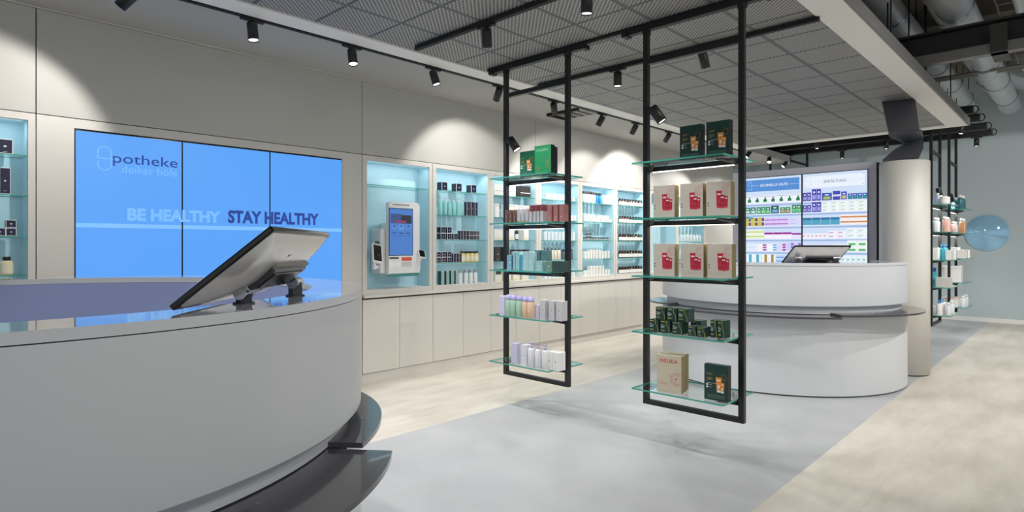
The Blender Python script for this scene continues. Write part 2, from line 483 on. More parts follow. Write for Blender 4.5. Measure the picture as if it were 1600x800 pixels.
# ------------------------------------------------------------------ canopy
b = MB()
cx1 = 9.43; ix1 = 9.25; iy0, iy1 = 1.285, 3.78
b.box(-4, cx1, 1.08, iy0, CZ, CZ + .07, FRAMEW); b.box(-4, cx1, iy1, 3.965, CZ, CZ + .07, FRAMEW); b.box(ix1, cx1, iy0, iy1, CZ, CZ + .07, FRAMEW)
r = thing('ceiling_canopy', (3, 2.5, CZ), 'long suspended ceiling canopy with white frame and grey metal mesh panels', 'ceiling canopy')
b.build('frame', r, (3, 2.5, CZ))
b = MB(); b.box(-4, ix1, iy0, iy1, CZ + .012, CZ + .03, canopy_mesh_mat()); b.build('mesh_infill', r, (3, 2.5, CZ))
b = MB(); b.box(-4, cx1 + .01, 1.06, 1.079, CZ, CZ + .09, STEELG); b.build('edge_profile', r, (3, 2.5, CZ))
b = MB()
for i in range(9):
    for y in (1.2, 3.85): b.cyl((-3.4 + i * 1.55, y, CZ + .07), (-3.4 + i * 1.55, y, 4.2), .006, BLACK2, 6)
b.build('hanger', r, (3, 2.5, CZ))
# sprinkler head under the canopy
p = P3(1221, 190, 1.47 * F / (HOR - 186))
r = thing('sprinkler_head', (p.x, p.y, CZ - .045), 'small chrome sprinkler head under the mesh canopy', 'sprinkler')
b = MB(); b.lathe([(.0, .045), (.02, .045), (.02, .038), (.008, .034), (.008, .012), (.0, .012)], CHROME, 12)
b.build('body', r)
b = MB(); b.lathe([(0, .0), (.014, .002), (.014, .006), (0, .008)], CHROME, 12); b.build('deflector', r)


# ------------------------------------------------------------------ tracks and spotlights
def track(name_, p0, p1, label, w=.034, h=.032, group='lighting tracks'):
    b = MB(); b.bar(p0, p1, w, h, BLACK2)
    d = (Vector(p1) - Vector(p0)).normalized()
    b.bar(Vector(p0) + Vector((0, 0, -h / 2)), Vector(p1) + Vector((0, 0, -h / 2)), w * .4, .002, GROOVE)
    o = b.build(name_, None, tuple(p0))
    return tag(o, label, 'lighting track', group)


track('lighting_track', (-3, 3.945 + .045, CEIL - .017), (9.43, 3.99, CEIL - .017), 'black lighting track along the soffit above the product wall')
track('lighting_track', (9.5, 3.99, 2.87), (12.6, 3.99, 2.87), 'free-hanging black lighting track beyond the canopy end')
track('lighting_track', (2.79, 1.35, CZ - .012), (2.79, 3.67, CZ - .012), 'black track crossing the mesh in front of the hanging racks')
track('lighting_track', (4.25, 1.27, CZ - .012), (4.25, 3.72, CZ - .012), 'black track crossing the mesh behind the hanging racks')
track('lighting_track', (.9, 1.35, CZ - .012), (.9, 3.6, CZ - .012), 'added unseen track crossing the mesh above the front counter')  # unseen track added for more light on the front counter

HL, HR = .115, .034
ORD0 = ['first', 'second', 'third', 'fourth', 'fifth', 'sixth', 'seventh', 'eighth']


def spotlight(loc, aim, label, power=1.0, ang=68, mount='track', group='ceiling spotlights', lit=True, s=1.0, along=(1, 0), blend=.35):
    """loc = the point on the track's underside; aim = the point it shines at"""
    r = thing('track_spotlight', loc, label, 'spotlight', group)
    b = MB()
    if mount == 'track':
        a = Vector((along[0], along[1], 0)) * .075
        b.bar(-a + Vector((0, 0, -.008)), a + Vector((0, 0, -.008)), .03, .016, BLACK2)
        piv = Vector((0, 0, -.045)); b.cyl((0, 0, -.012), piv, .008, BLACK, 10)
    else:
        piv = Vector((along[0] * .045, along[1] * .045, -.005)); b.cyl((0, 0, 0), piv, .009, BLACK, 10)
        b.box(-.012, .012, -.012, .012, -.02, .02, BLACK)
    b.build('mount', r)
    d = (Vector(aim) - Vector(loc)).normalized()
    q = d.to_track_quat('-Z', 'Y')
    M = Matrix.Translation(piv) @ q.to_matrix().to_4x4() @ Matrix.Scale(s, 4)
    b = MB()
    b.lathe([(0, .02), (HR * .9, .02), (HR, .014), (HR, .014 - HL), (HR * .93, .014 - HL), (HR * .88, .014 - HL + .008), (0, .014 - HL + .0081)], BLACK, 24, M)
    h = b.build('housing', r)
    b = MB(); b.lathe([(0, .014 - HL + .0070), (HR * .88, .014 - HL + .0074)], LENS if lit else PLASTD, 20, M); b.build('lens', r)
    if lit:
        ld = bpy.data.lights.new('spot', 'SPOT'); ld.energy = SPOT_W * power; ld.spot_size = R(ang); ld.spot_blend = blend; ld.shadow_soft_size = .03
        ld.color = (1, .972, .935)
        lo = bpy.data.objects.new('spot_light', ld); COL.objects.link(lo); lo.parent = r
        lo.location = M @ Vector((0, 0, .014 - HL - .004)); lo.rotation_euler = q.to_euler()
    return r


TYZ = CEIL - .033


def tx(px): return X_at(px, 3.99)[0]


G1 = 'spotlights on the soffit track'
spotlight((tx(207), 3.99, TYZ), (.05, 4.9, 1.5), 'black spotlight at the video wall end of the soffit track, tilted at the niche', .8, 92, group=G1)
spotlight((tx(394), 3.99, TYZ), (tx(394) + .1, 3.6, 0), 'black spotlight above the STAY HEALTHY screens, pointing straight down', 1.0, group=G1)
spotlight((tx(550), 3.99, TYZ), (tx(550) - .1, 3.3, 0), 'black spotlight with glowing lens above the wall panel before the kiosk', 1.5, 84, group=G1)
spotlight((tx(677), 3.99, TYZ), (tx(677) + .5, 3.3, 0), 'black spotlight with glowing lens above the kiosk niche', 1.2, group=G1)
spotlight((tx(780), 3.99, TYZ), (4.35, 4.9, 1.75), 'black spotlight beside the cosmetics rack post, lighting the wall', .68, 96, group=G1)
spotlight((tx(865), 3.99, TYZ), (6.3, 4.9, 1.5), 'black spotlight beside the dark ceiling cassette on the soffit', .7, 84, group=G1)
spotlight((tx(941), 3.99, TYZ), (tx(941) - .2, 4.9, 1.3), 'black spotlight on the soffit track just past the ceiling cassette', .7, 84, group=G1)
spotlight((tx(993), 3.99, TYZ), (tx(993) + .2, 4.9, 1.6), 'black spotlight above the amber bottle niche, tilted back', .75, 96, group=G1)
spotlight((tx(1045), 3.99, TYZ), (tx(1045) + .25, 4.9, 1.75), 'last black spotlight of the soffit track, behind the gift rack', 1.5, 100, group=G1)
G2 = 'spotlights on the mesh canopy'
cz_ = CZ - .028
YA = (0, 1)
spotlight((2.79, Y_at(760, 2.79)[0], cz_), (3.3, 3.2, 0), 'black spotlight with dark lens under the mesh, front track', .7, 90, along=YA, group=G2)
spotlight((2.79, Y_at(917, 2.79)[0], cz_), (2.9, 2.2, 0), 'bright spotlight hanging straight down in front of the cosmetics rack', .6, 90, along=YA, group=G2)
spotlight((4.25, Y_at(965, 4.25)[0], cz_), (4.2, 2.8, 0), 'black downlight between the two hanging racks, lens glowing', .8, 90, along=YA, group=G2)
spotlight((4.25, Y_at(1098, 4.25)[0], cz_), (5.4, 1.9, 0), 'black spotlight above the dark green gift boxes, aimed at the counter', 1.0, along=YA, group=G2)
spotlight((.9, 3.0, cz_), (1.2, 3.0, 0), 'added unseen spotlight above the rear of the front counter', .7, along=YA, group=G2)  # three unseen spotlights added to brighten the front counter and floor
spotlight((.9, 2.2, cz_), (.9, 2.2, 0), 'added unseen spotlight above the middle of the front counter', .6, along=YA, group=G2)
spotlight((.9, 1.5, cz_), (2.3, 1.6, 0), 'added unseen spotlight aimed from the counter at the grey floor strip', .7, 90, along=YA, group=G2)

# unseen aisle track with spotlights, added to brighten counters and floor
track('lighting_track', (.2, -.9, 3.05), (8.4, -.9, 3.05), 'added unseen lighting track over the open aisle beside the round counters')
for i, (x, aim, pw) in enumerate(((.5, (.2, 1.4, .0), .85), (1.8, (1.7, 1.5, .0), .85), (3.0, (3.4, 1.4, .6), 1.1), (4.2, (5.4, 1.7, .5), 2.0), (5.4, (6.0, 1.2, .3), 1.8), (6.6, (7.4, .4, 0), 2.8), (7.8, (9.4, .4, .0), 3.2), (8.2, (12.8, .8, 1.5), 3.0))):
    spotlight((x, -.9, 3.03), aim, ORD0[i] + ' added fill spotlight from the shopfront on the unseen aisle track', pw, 110, group='added spotlights on the unseen aisle track', blend=.8)

# soffit cassette
q0, q1 = X_at(876, 4.35)[0], X_at(908, 4.35)[0]
b = MB(); b.box(q0, q1, 4.10, 4.52, CEIL - .003, CEIL + .002, STEELG)
for k in range(3): b.box(q0 + .03, q1 - .03, 4.17 + k * .11, 4.20 + k * .11, CEIL - .006, CEIL - .001, GROOVE)
b.box(q0 - .02, q1, 4.52, 4.545, CEIL - .03, CEIL, BLACK2); b.box(q0 - .02, q0 + .02, 4.10, 4.545, CEIL - .03, CEIL, BLACK2)
tag(b.build('ceiling_cassette', None), 'dark slotted air cassette set in the soffit above the wall', 'air vent')

# ------------------------------------------------------------------ round counters
CH = 1.143


def arcpoly(r0fn, r1fn, a0, a1, n=48):
    o_ = [(r1fn(t) * math.cos(R(a0 + (a1 - a0) * t)), r1fn(t) * math.sin(R(a0 + (a1 - a0) * t))) for t in [i / n for i in range(n + 1)]]
    i_ = [(r0fn(t) * math.cos(R(a0 + (a1 - a0) * t)), r0fn(t) * math.sin(R(a0 + (a1 - a0) * t))) for t in [i / n for i in range(n, -1, -1)]]
    return o_, i_


def ring_solid(b, r0, r1, z0, z1, a0, a1, m, mtop=None, seg=110):
    prof = [(r0, z0), (r1, z0), (r1, z1)]
    b.lathe(prof[:2], m, seg, a0=a0, a1=a1, smooth=False)
    b.lathe(prof[1:], m, seg, a0=a0, a1=a1)
    b.lathe([(r1, z1), (r0, z1)], mtop or m, seg, a0=a0, a1=a1, smooth=False)
    b.lathe([(r0, z1), (r0, z0)], m, seg, a0=a0, a1=a1)
    if a1 - a0 < 360:
        for a in (a0, a1):
            c, s_ = math.cos(R(a)), math.sin(R(a))
            b.add([(r0 * c, r0 * s_, z0), (r1 * c, r1 * s_, z0), (r1 * c, r1 * s_, z1), (r0 * c, r0 * s_, z1)], [(0, 1, 2, 3)], m)


def shelf_piece(b, a0, a1, rin, rfn, z, t, m):
    n = 60
    for i in range(n):
        pass
    o_, i_ = arcpoly(lambda u: rin, rfn, a0, a1, n)
    vs = [(x, y, zz) for zz in (z, z + t) for (x, y) in o_ + i_[::-1]]
    N = n + 1; T = 2 * N
    fs = []
    for i in range(n):
        fs.append((i, i + 1, N + i + 1, N + i)); fs.append((T + i, T + N + i, T + N + i + 1, T + i + 1))
        fs.append((i, T + i, T + i + 1, i + 1)); fs.append((N + i, N + i + 1, T + N + i + 1, T + N + i))
    fs.append((0, N, T + N, T)); fs.append((n, T + n, T + N + n, N + n))
    b.add(vs, fs, m)


def counter(loc, a0, a1, zdrum, zsh, label, shelves, Ro=1.145, Ri=.965):
    r = thing('service_counter', loc, label, 'counter', 'round service counters')
    b = MB(); ring_solid(b, Ri, Ro, CH - .024, CH, a0, a1, COUNTER, COUNTERTOP); b.build('counter_top', r)
    b = MB(); ring_solid(b, Ri + .004, Ro - .012, CH - .027, CH - .024, a0, a1, GROOVE); b.build('shadow_gap', r)
    b = MB(); ring_solid(b, Ri + .002, Ro - .004, zdrum, CH - .027, a0, a1, COUNTER); b.build('upper_drum', r)
    b = MB(); ring_solid(b, Ri + .01, Ro - .05, zsh + .02, zdrum, a0, a1, COUNTER); b.build('recess_band', r)
    b = MB(); ring_solid(b, Ri + .002, Ro - .004, .012, zsh, a0, a1, COUNTER); ring_solid(b, Ri + .02, Ro - .02, 0, .012, a0, a1, GROOVE); b.build('lower_drum', r)
    b = MB(); b.lathe([(Ri - .001, .93), (Ri - .001, CH - .025)], BLUESPILL, 96, a0=a0, a1=a1); b.lathe([(Ri + .0005, .0), (Ri + .0005, .90)], BLUESPILL, 96, a0=a0, a1=a1); b.build('blue_spill_skin', r)  # added skin whose colour carries the blue screen bounce
    b = MB(); ring_solid(b, .60, Ri + .001, .90, .93, a0, a1, COUNTER); b.build('inner_desk', r)
    for (s0, s1, fn, dz) in shelves:
        b = MB(); shelf_piece(b, s0, s1, Ro - .06, fn, zsh + dz, .016, SMOKE)
        # two small countersunk fixings near the inner edge
        for u in (.3, .7):
            a = R(s0 + (s1 - s0) * u); b.cyl((1.15 * math.cos(a), 1.15 * math.sin(a), zsh + dz + .016), (1.15 * math.cos(a), 1.15 * math.sin(a), zsh + dz + .0175), .006, CHROME, 8)
        b.build('bag_shelf', r)
    return r


NC = (.25, 2.54, 0)
FC = (6.40, 2.33, 0)
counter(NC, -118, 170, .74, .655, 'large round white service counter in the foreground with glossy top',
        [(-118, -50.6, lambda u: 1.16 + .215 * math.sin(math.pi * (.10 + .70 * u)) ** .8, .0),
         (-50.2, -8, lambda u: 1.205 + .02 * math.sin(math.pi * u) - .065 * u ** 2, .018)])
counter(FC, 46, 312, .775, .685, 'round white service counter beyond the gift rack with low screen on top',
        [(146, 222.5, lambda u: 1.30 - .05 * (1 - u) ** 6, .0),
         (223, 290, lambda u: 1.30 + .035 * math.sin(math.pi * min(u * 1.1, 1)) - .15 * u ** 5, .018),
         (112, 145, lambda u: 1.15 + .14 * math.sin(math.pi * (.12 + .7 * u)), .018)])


# ------------------------------------------------------------------ counter monitors
def monitor(top_l, top_r, lean, label, feet, zfoot=CH):
    """top_l, top_r: the ends of the upper edge; lean: vector from upper to lower edge (along the panel)"""
    A, B_, L = Vector(top_l), Vector(top_r), Vector(lean)
    w = (B_ - A).length; ux_ = (B_ - A).normalized(); h = L.length; dn = L.normalized()
    nb = ux_.cross(dn).normalized()
    if nb.z > 0: nb = -nb                       # the casing faces the floor
    base = Vector(((A.x + B_.x) / 2 + L.x * .8, (A.y + B_.y) / 2 + L.y * .8, zfoot))
    r = thing('counter_monitor', base, label, 'monitor', 'counter monitors')
    M = Matrix((ux_, dn, nb)).transposed().to_4x4(); M.translation = A
    off = tuple(base)
    b = MB(); b.box(0, w, 0, h, 0, .016, PLASTB, M, bev=.004); b.build('display_panel', r, off)
    b = MB(); nx, ny = 24, 16; vs = []; fs = []
    for j in range(ny + 1):
        for i in range(nx + 1):
            u, v = i / nx, j / ny
            e = min(u, 1 - u) * w; ev = min(v, 1 - v) * h
            d = .014 + .038 * (1 - math.exp(-min(e, ev) / .035)) * (.5 + .5 * math.sin(math.pi * v))
            vs.append((.004 + u * (w - .008), .004 + v * (h - .008), d))
    for j in range(ny):
        for i in range(nx):
            a = j * (nx + 1) + i; fs.append((a, a + 1, a + nx + 2, a + nx + 1))
    b.add(vs, fs, ALU, True, M)
    # rim closing the shell
    rim = [i for i in range(nx + 1)] + [(nx + 1) * j + nx for j in range(1, ny + 1)] + [(nx + 1) * ny + i for i in range(nx - 1, -1, -1)] + [(nx + 1) * j for j in range(ny - 1, 0, -1)]
    n = len(rim); vv = [vs[i] for i in rim] + [(vs[i][0], vs[i][1], .012) for i in rim]
    b.add(vv, [(i, (i + 1) % n, n + (i + 1) % n, n + i) for i in range(n)], ALU, True, M)
    b.build('rear_casing', r, off)
    b = MB(); b.box(w * .30, w * .84, h * .34, h * .62, .040, .062, PLASTD, M, bev=.006)
    b.box(w * .34, w * .80, h * .38, h * .58, .062, .065, PLASTB, M, bev=.002)
    b.box(w * .30, w * .84, h * .30, h * .34, .040, .056, STEELG, M); b.build('connector_bay', r, off)
    for k, f in enumerate(feet):
        f = Vector(f); kn = Vector((f.x, f.y, f.z))
        b = MB(); b.box(f.x - .016, f.x + .016, f.y - .016, f.y + .016, zfoot, f.z, PLASTD, bev=.003)
        b.cyl((f.x, f.y, zfoot), (f.x, f.y, zfoot + .004), .028, PLASTD, 24)
        st = b.build('stand_leg', r, off)
        b = MB(); b.cyl(kn - ux_ * .03, kn + ux_ * .03, .017, CHROME, 24); b.build('hinge', r, off)
        q_ = M @ Vector((max(.06, min(w - .06, (kn - A).dot(ux_))), h * .60, .055))
        b = MB(); b.bar(kn, q_, .022, .02, CHROME, up=nb); b.bar(q_, q_ - dn * .02, .03, .02, CHROME, up=nb); b.build('arm', r, off)
    # small embossed mark on the casing
    b = MB(); a_, c_ = w * .30, h * .16
    for (p, q2) in (((0, 0), (.012, .008)), ((.012, .008), (.02, 0)), ((.006, .010), (.016, .012))):
        b.bar(M @ Vector((a_ + p[0], c_ + p[1], .05)), M @ Vector((a_ + q2[0], c_ + q2[1], .05)), .0015, .0015, PLASTD, up=nb)
    b.build('maker_mark', r, off)
    return r


monitor(P3(422, 352, 1.38), P3(512, 362, 1.90), (-.162, .169, -.185), 'silver-backed touch monitor leaning over the foreground counter',
        [(.667, 1.631, 1.172), (.8755, 1.76, 1.184)])
fl = P3(1241, 383, 5.28); fr = P3(1330, 383, 5.20)
fv = P3(1222, 407.5, 5.42) - fl
monitor(fl, fr, tuple(fv.normalized() * .27), 'low tilted touch monitor seen from behind on the far round counter',
        [tuple(P3(1247, 403, 5.27)), tuple(P3(1307, 403, 5.24))])

# ------------------------------------------------------------------ column, twisted band
r = thing('display_column', (7.2, 1.346, 0), 'round white column beside the product screens', 'column')
b = MB(); b.lathe([(0, .012), (.22, .012), (.22, 2.137), (.214, 2.143), (0, 2.143)], WHITE, 64); b.build('shaft', r)
b = MB(); b.lathe([(.205, 0), (.205, .0122)], GROOVE, 48); b.build('base_joint', r)

Lp = [P3(1378, 166, 6.36), P3(1388, 206, 6.08), P3(1389, 213, 6.12), P3(1413, 224.5, 6.28), P3(1398, 234, 6.20), P3(1379, 245, 6.12), P3(1379, 249, 6.1)]
Rp = [P3(1430, 158, 6.22), P3(1436, 201, 6.00), P3(1441, 204, 6.04), P3(1443, 216, 6.12), P3(1442.5, 232, 6.10), P3(1436, 240, 6.04), P3(1428, 248.5, 6.0)]
Lp[0].z = Rp[0].z = CZ + .012
for p in (Lp[-1], Rp[-1]): p.z = 2.147
Lp[-2].z = 2.162; Rp[-2].z = 2.175
BAND = mat('anthracite_band', (96, 98, 104), .35, metal=.4)
b = MB(); vs = []; n = 8
for l, rt in zip(Lp, Rp):
    for k in range(n + 1): vs.append(l.lerp(rt, k / n))
fs = [(j * (n + 1) + k, j * (n + 1) + k + 1, (j + 1) * (n + 1) + k + 1, (j + 1) * (n + 1) + k) for j in range(len(Lp) - 1) for k in range(n)]
b.add(vs, fs, BAND); o = b.build('metal_band', None, (7.2, 1.346, 2.143))
md = o.modifiers.new('thick', 'SOLIDIFY'); md.thickness = .014; md.offset = 0
tag(o, 'folded anthracite metal band rising from the column top to the canopy', 'metal band')

# ------------------------------------------------------------------ product screens cabinet
CXF = 7.34
r = thing('screen_cabinet', (CXF, 2.4, 0), 'grey cabinet with two lit product screens behind the far counter', 'display cabinet')
o3 = (CXF, 2.4, 0)
b = MB(); b.box(CXF, CXF + .2, 1.628, 3.20, 0, 2.194, FRAME_G, bev=.004); b.box(CXF + .03, CXF + .18, 1.60, 1.628, 0, 2.18, BLACK2)
b.build('cabinet_body', r, o3)
MXp = plane_M('X', CXF)


def E(rgb, n=None): return mat('display_%d_%d_%d' % rgb, rgb, emit=1.0)


panels = [(-3.05, -2.379), (-2.375, -1.704)]
SB = [1.80, 1.672, 1.525, 1.373, 1.225, 1.085]


def items(b, u0, u1, n, z, h, base, acc, style, layers=1, gap=.003):
    w = (u1 - u0) / n; hh = h / layers
    for i in range(n):
        for j in range(layers):
            a, c = u0 + i * w + gap / 2, u0 + (i + 1) * w - gap / 2; z0, z1 = z + j * hh + .001, z + (j + 1) * hh - .001
            quad(b, a, c, z0, z1, .0095, E(base), MXp)
            W_ = c - a; H_ = z1 - z0
            if style == 'blob':
                quad(b, a + W_ * .40, a + W_ * .85, z0 + H_ * .15, z0 + H_ * .5, .0098, E(acc), MXp); quad(b, a + W_ * .55, a + W_ * .75, z0 + H_ * .45, z0 + H_ * .75, .0099, E(acc), MXp)
                quad(b, a, c, z1 - H_ * .16, z1 - H_ * .10, .0098, E((150, 160, 190)), MXp)
            elif style == 'band': quad(b, a, c, z0 + H_ * .35, z0 + H_ * .65, .0098, E(acc), MXp)
            elif style == 'top': quad(b, a, c, z0 + H_ * .68, z1, .0098, E(acc), MXp)
            elif style == 'face':
                quad(b, a + W_ * .15, c - W_ * .15, z0 + H_ * .12, z0 + H_ * .5, .0098, E(acc), MXp)
                quad(b, a + W_ * .3, c - W_ * .3, z0 + H_ * .65, z0 + H_ * .8, .0098, E((235, 240, 250)), MXp)
            elif style == 'stripe': quad(b, a + W_ * .35, a + W_ * .75, z0, z1, .0098, E(acc), MXp)
            elif style == 'side': quad(b, a + W_ * .62, c, z0 + H_ * .15, z1 - H_ * .15, .0098, E(acc), MXp)
            elif style == 'line':
                quad(b, a + W_ * .1, a + W_ * .6, z0 + H_ * .45, z0 + H_ * .62, .0098, E(acc), MXp)
                quad(b, a + W_ * .1, a + W_ * .4, z0 + H_ * .22, z0 + H_ * .3, .0098, E((190, 200, 215)), MXp)


for pi, (u0, u1) in enumerate(panels):
    b = MB(); b.add([(CXF + x, -u, z) for z in (.905, 2.118) for u in (u0, u1) for x in (-.008, .03)], [(0, 2, 3, 1), (4, 5, 7, 6), (0, 1, 5, 4), (2, 6, 7, 3), (0, 4, 6, 2), (1, 3, 7, 5)], PLASTB)
    pnl = b.build('screen', r, o3)
    a, c = u0 + .006, u1 - .006; w = c - a
    b = MB(); quad(b, a, c, .912, 2.111, .0085, E((206, 222, 246)), MXp)
    for k in range(5):                      # soft shadow bands of the pictured shelves
        quad(b, a, c, SB[k] - .012, SB[k], .0090, E((226, 234, 250)), MXp); quad(b, a, c, SB[k] - .032, SB[k] - .012, .0090, E((158, 184, 226)), MXp)
    if pi == 0:
        quad(b, a + .014, c - .02, 1.945, 2.085, .0092, E((84, 142, 212)), MXp)
        quad(b, a + w * .14, a + w * .27, 2.017, 2.021, .0096, E((190, 215, 245)), MXp); quad(b, a + w * .78, c - .022, 2.010, 2.014, .0096, E((190, 215, 245)), MXp)
        items(b, a, c, 7, SB[0], .095, (240, 244, 252), (18, 120, 66), 'blob')
        items(b, a, a + w * .21, 2, SB[1], .085, (42, 128, 108), (190, 225, 215), 'face'); items(b, a + w * .22, a + w * .47, 3, SB[1], .085, (36, 132, 88), (150, 215, 170), 'face')
        items(b, a + w * .48, a + w * .62, 1, SB[1], .095, (22, 92, 78), (120, 170, 220), 'face'); items(b, a + w * .64, a + w * .82, 2, SB[1], .072, (40, 140, 80), (215, 150, 140), 'face')
        items(b, a + w * .84, c, 2, SB[1], .095, (34, 138, 84), (120, 205, 140), 'face')
        items(b, a, a + w * .36, 3, SB[2], .105, (196, 196, 88), (120, 40, 130), 'side', 2)
        items(b, a + w * .37, a + w * .78, 4, SB[2], .095, (222, 196, 240), (176, 120, 214), 'band', 2); items(b, a + w * .79, c, 1, SB[2], .085, (214, 214, 248), (190, 180, 240), 'line', 2)
        items(b, a, a + w * .36, 3, SB[3], .11, (238, 244, 226), (196, 214, 104), 'band', 2)
        items(b, a + w * .36, a + w * .84, 3, SB[3], .075, (244, 240, 252), (156, 36, 146), 'top'); items(b, a + w * .84, c, 1, SB[3], .065, (230, 225, 250), (150, 40, 150), 'top')
        items(b, a, a + w * .22, 6, SB[4], .085, (226, 238, 252), (190, 210, 240), 'line'); items(b, a + w * .22, a + w * .40, 1, SB[4], .085, (246, 240, 250), (176, 60, 150), 'side', 3)
        items(b, a + w * .41, a + w * .58, 1, SB[4], .085, (240, 246, 252), (96, 176, 224), 'side', 3); items(b, a + w * .59, a + w * .74, 1, SB[4], .09, (222, 214, 246), (166, 50, 170), 'side', 3)
        items(b, a + w * .75, c, 2, SB[4], .10, (206, 206, 246), (120, 90, 200), 'side', 3)
        items(b, a + w * .03, a + w * .30, 2, SB[5], .10, (240, 244, 250), (78, 174, 196), 'stripe'); items(b, a + w * .32, a + w * .56, 2, SB[5], .10, (240, 244, 250), (170, 140, 50), 'stripe')
        items(b, a + w * .57, c, 3, SB[5], .09, (190, 216, 246), (100, 150, 220), 'band', 2)
    else:
        quad(b, a + .014, c - .02, 1.945, 2.085, .0092, E((196, 212, 240)), MXp); quad(b, a + .017, c - .023, 1.948, 2.082, .0094, E((234, 241, 252)), MXp)
        quad(b, a + w * .15, a + w * .33, 2.017, 2.020, .0096, E((196, 212, 236)), MXp); quad(b, a + w * .70, c - .03, 2.010, 2.013, .0096, E((196, 212, 236)), MXp)
        for (uu, vv) in ((.04, 2.068), (.94, 2.068), (.04, 1.962), (.94, 1.962)): quad(b, a + w * uu, a + w * uu + .006, vv, vv + .006, .0096, E((60, 80, 140)), MXp)
        items(b, a, a + w * .14, 2, SB[0], .10, (64, 60, 160), (150, 150, 225), 'face'); items(b, a + w * .15, a + w * .30, 2, SB[0], .135, (72, 62, 172), (160, 160, 230), 'face')
        items(b, a + w * .31, a + w * .47, 1, SB[0], .085, (56, 84, 176), (170, 190, 90), 'face'); items(b, a + w * .48, a + w * .60, 1, SB[0], .12, (70, 74, 176), (214, 220, 246), 'top', 2)
        items(b, a + w * .61, a + w * .70, 1, SB[0], .09, (70, 78, 186), (200, 190, 110), 'face'); items(b, a + w * .71, c, 4, SB[0], .065, (60, 92, 186), (40, 160, 130), 'face')
        items(b, a, a + w * .14, 2, SB[1], .085, (64, 60, 160), (150, 150, 225), 'face'); items(b, a + w * .15, a + w * .30, 2, SB[1], .115, (72, 62, 172), (160, 160, 230), 'face')
        items(b, a + w * .31, c, 5, SB[1], .115, (240, 246, 250), (150, 190, 70), 'line', 3)
        items(b, a, a + w * .59, 4, SB[2], .085, (84, 164, 196), (44, 116, 168), 'top'); items(b, a + w * .60, c, 3, SB[2], .11, (246, 240, 238), (206, 130, 70), 'band', 2)
        items(b, a, a + w * .40, 6, SB[3], .055, (246, 244, 250), (160, 40, 80), 'line'); items(b, a + w * .41, a + w * .69, 2, SB[3], .085, (244, 240, 250), (168, 50, 120), 'line', 2)
        items(b, a + w * .70, c, 2, SB[3], .11, (238, 246, 250), (160, 205, 190), 'line', 2)
        items(b, a, a + w * .48, 4, SB[4], .065, (240, 236, 252), (120, 120, 200), 'face'); items(b, a + w * .49, a + w * .69, 3, SB[4], .08, (226, 244, 240), (90, 190, 150), 'line')
        items(b, a + w * .70, c, 2, SB[4], .125, (238, 246, 244), (96, 184, 110), 'face', 2)
        items(b, a, a + w * .6, 5, SB[5], .09, (230, 238, 250), (100, 140, 210), 'face'); items(b, a + w * .61, c, 5, SB[5], .10, (230, 242, 248), (130, 200, 160), 'line')
    b.build('screen_image', pnl, o3)
    if pi == 0: text('heading', 'SCHNELLE HILFE', a + w * .29, a + w * .77, 2.001, 2.031, MXp, E((240, 246, 254)), pnl, .004, o3, depth=.0098)
    else: text('heading', 'ERKÄLTUNG', a + w * .345, a + w * .69, 1.998, 2.036, MXp, E((84, 96, 150)), pnl, .002, o3, depth=.0098)
    # pill logo on the heading strip
    b = MB(); k_ = E((170, 202, 240)) if pi == 0 else E((196, 214, 242)); cu_ = a + w * .10; rr = .021
    pts = [(cu_ + rr * math.cos(R(t)), 2.045 + rr * math.sin(R(t))) for t in range(0, 181, 20)] + [(cu_ - rr, 2.02), (cu_ + rr, 2.02)]
    pts2 = [(cu_ + rr, 2.045), (cu_ + rr, 1.985)] + [(cu_ + rr * math.cos(R(t)), 1.985 + rr * math.sin(R(t))) for t in range(0, -181, -20)]
    for pp in (pts, pts2):
        for (ua, va), (ub, vb) in zip(pp[:-1], pp[1:]):
            d = Vector((ub - ua, vb - va)); d.normalize(); n = Vector((-d.y, d.x)) * .0022
            b.add([(ua + n.x, va + n.y, .0098), (ua - n.x, va - n.y, .0098), (ub - n.x, vb - n.y, .0098), (ub + n.x, vb + n.y, .0098)], [(0, 1, 2, 3)], k_, False, MXp)
    b.build('logo_mark', pnl, o3)

# ------------------------------------------------------------------ hanging racks
RZ = [1.836, 1.4725, 1.10, .738, .367]
T_ = .034
OVER = .216


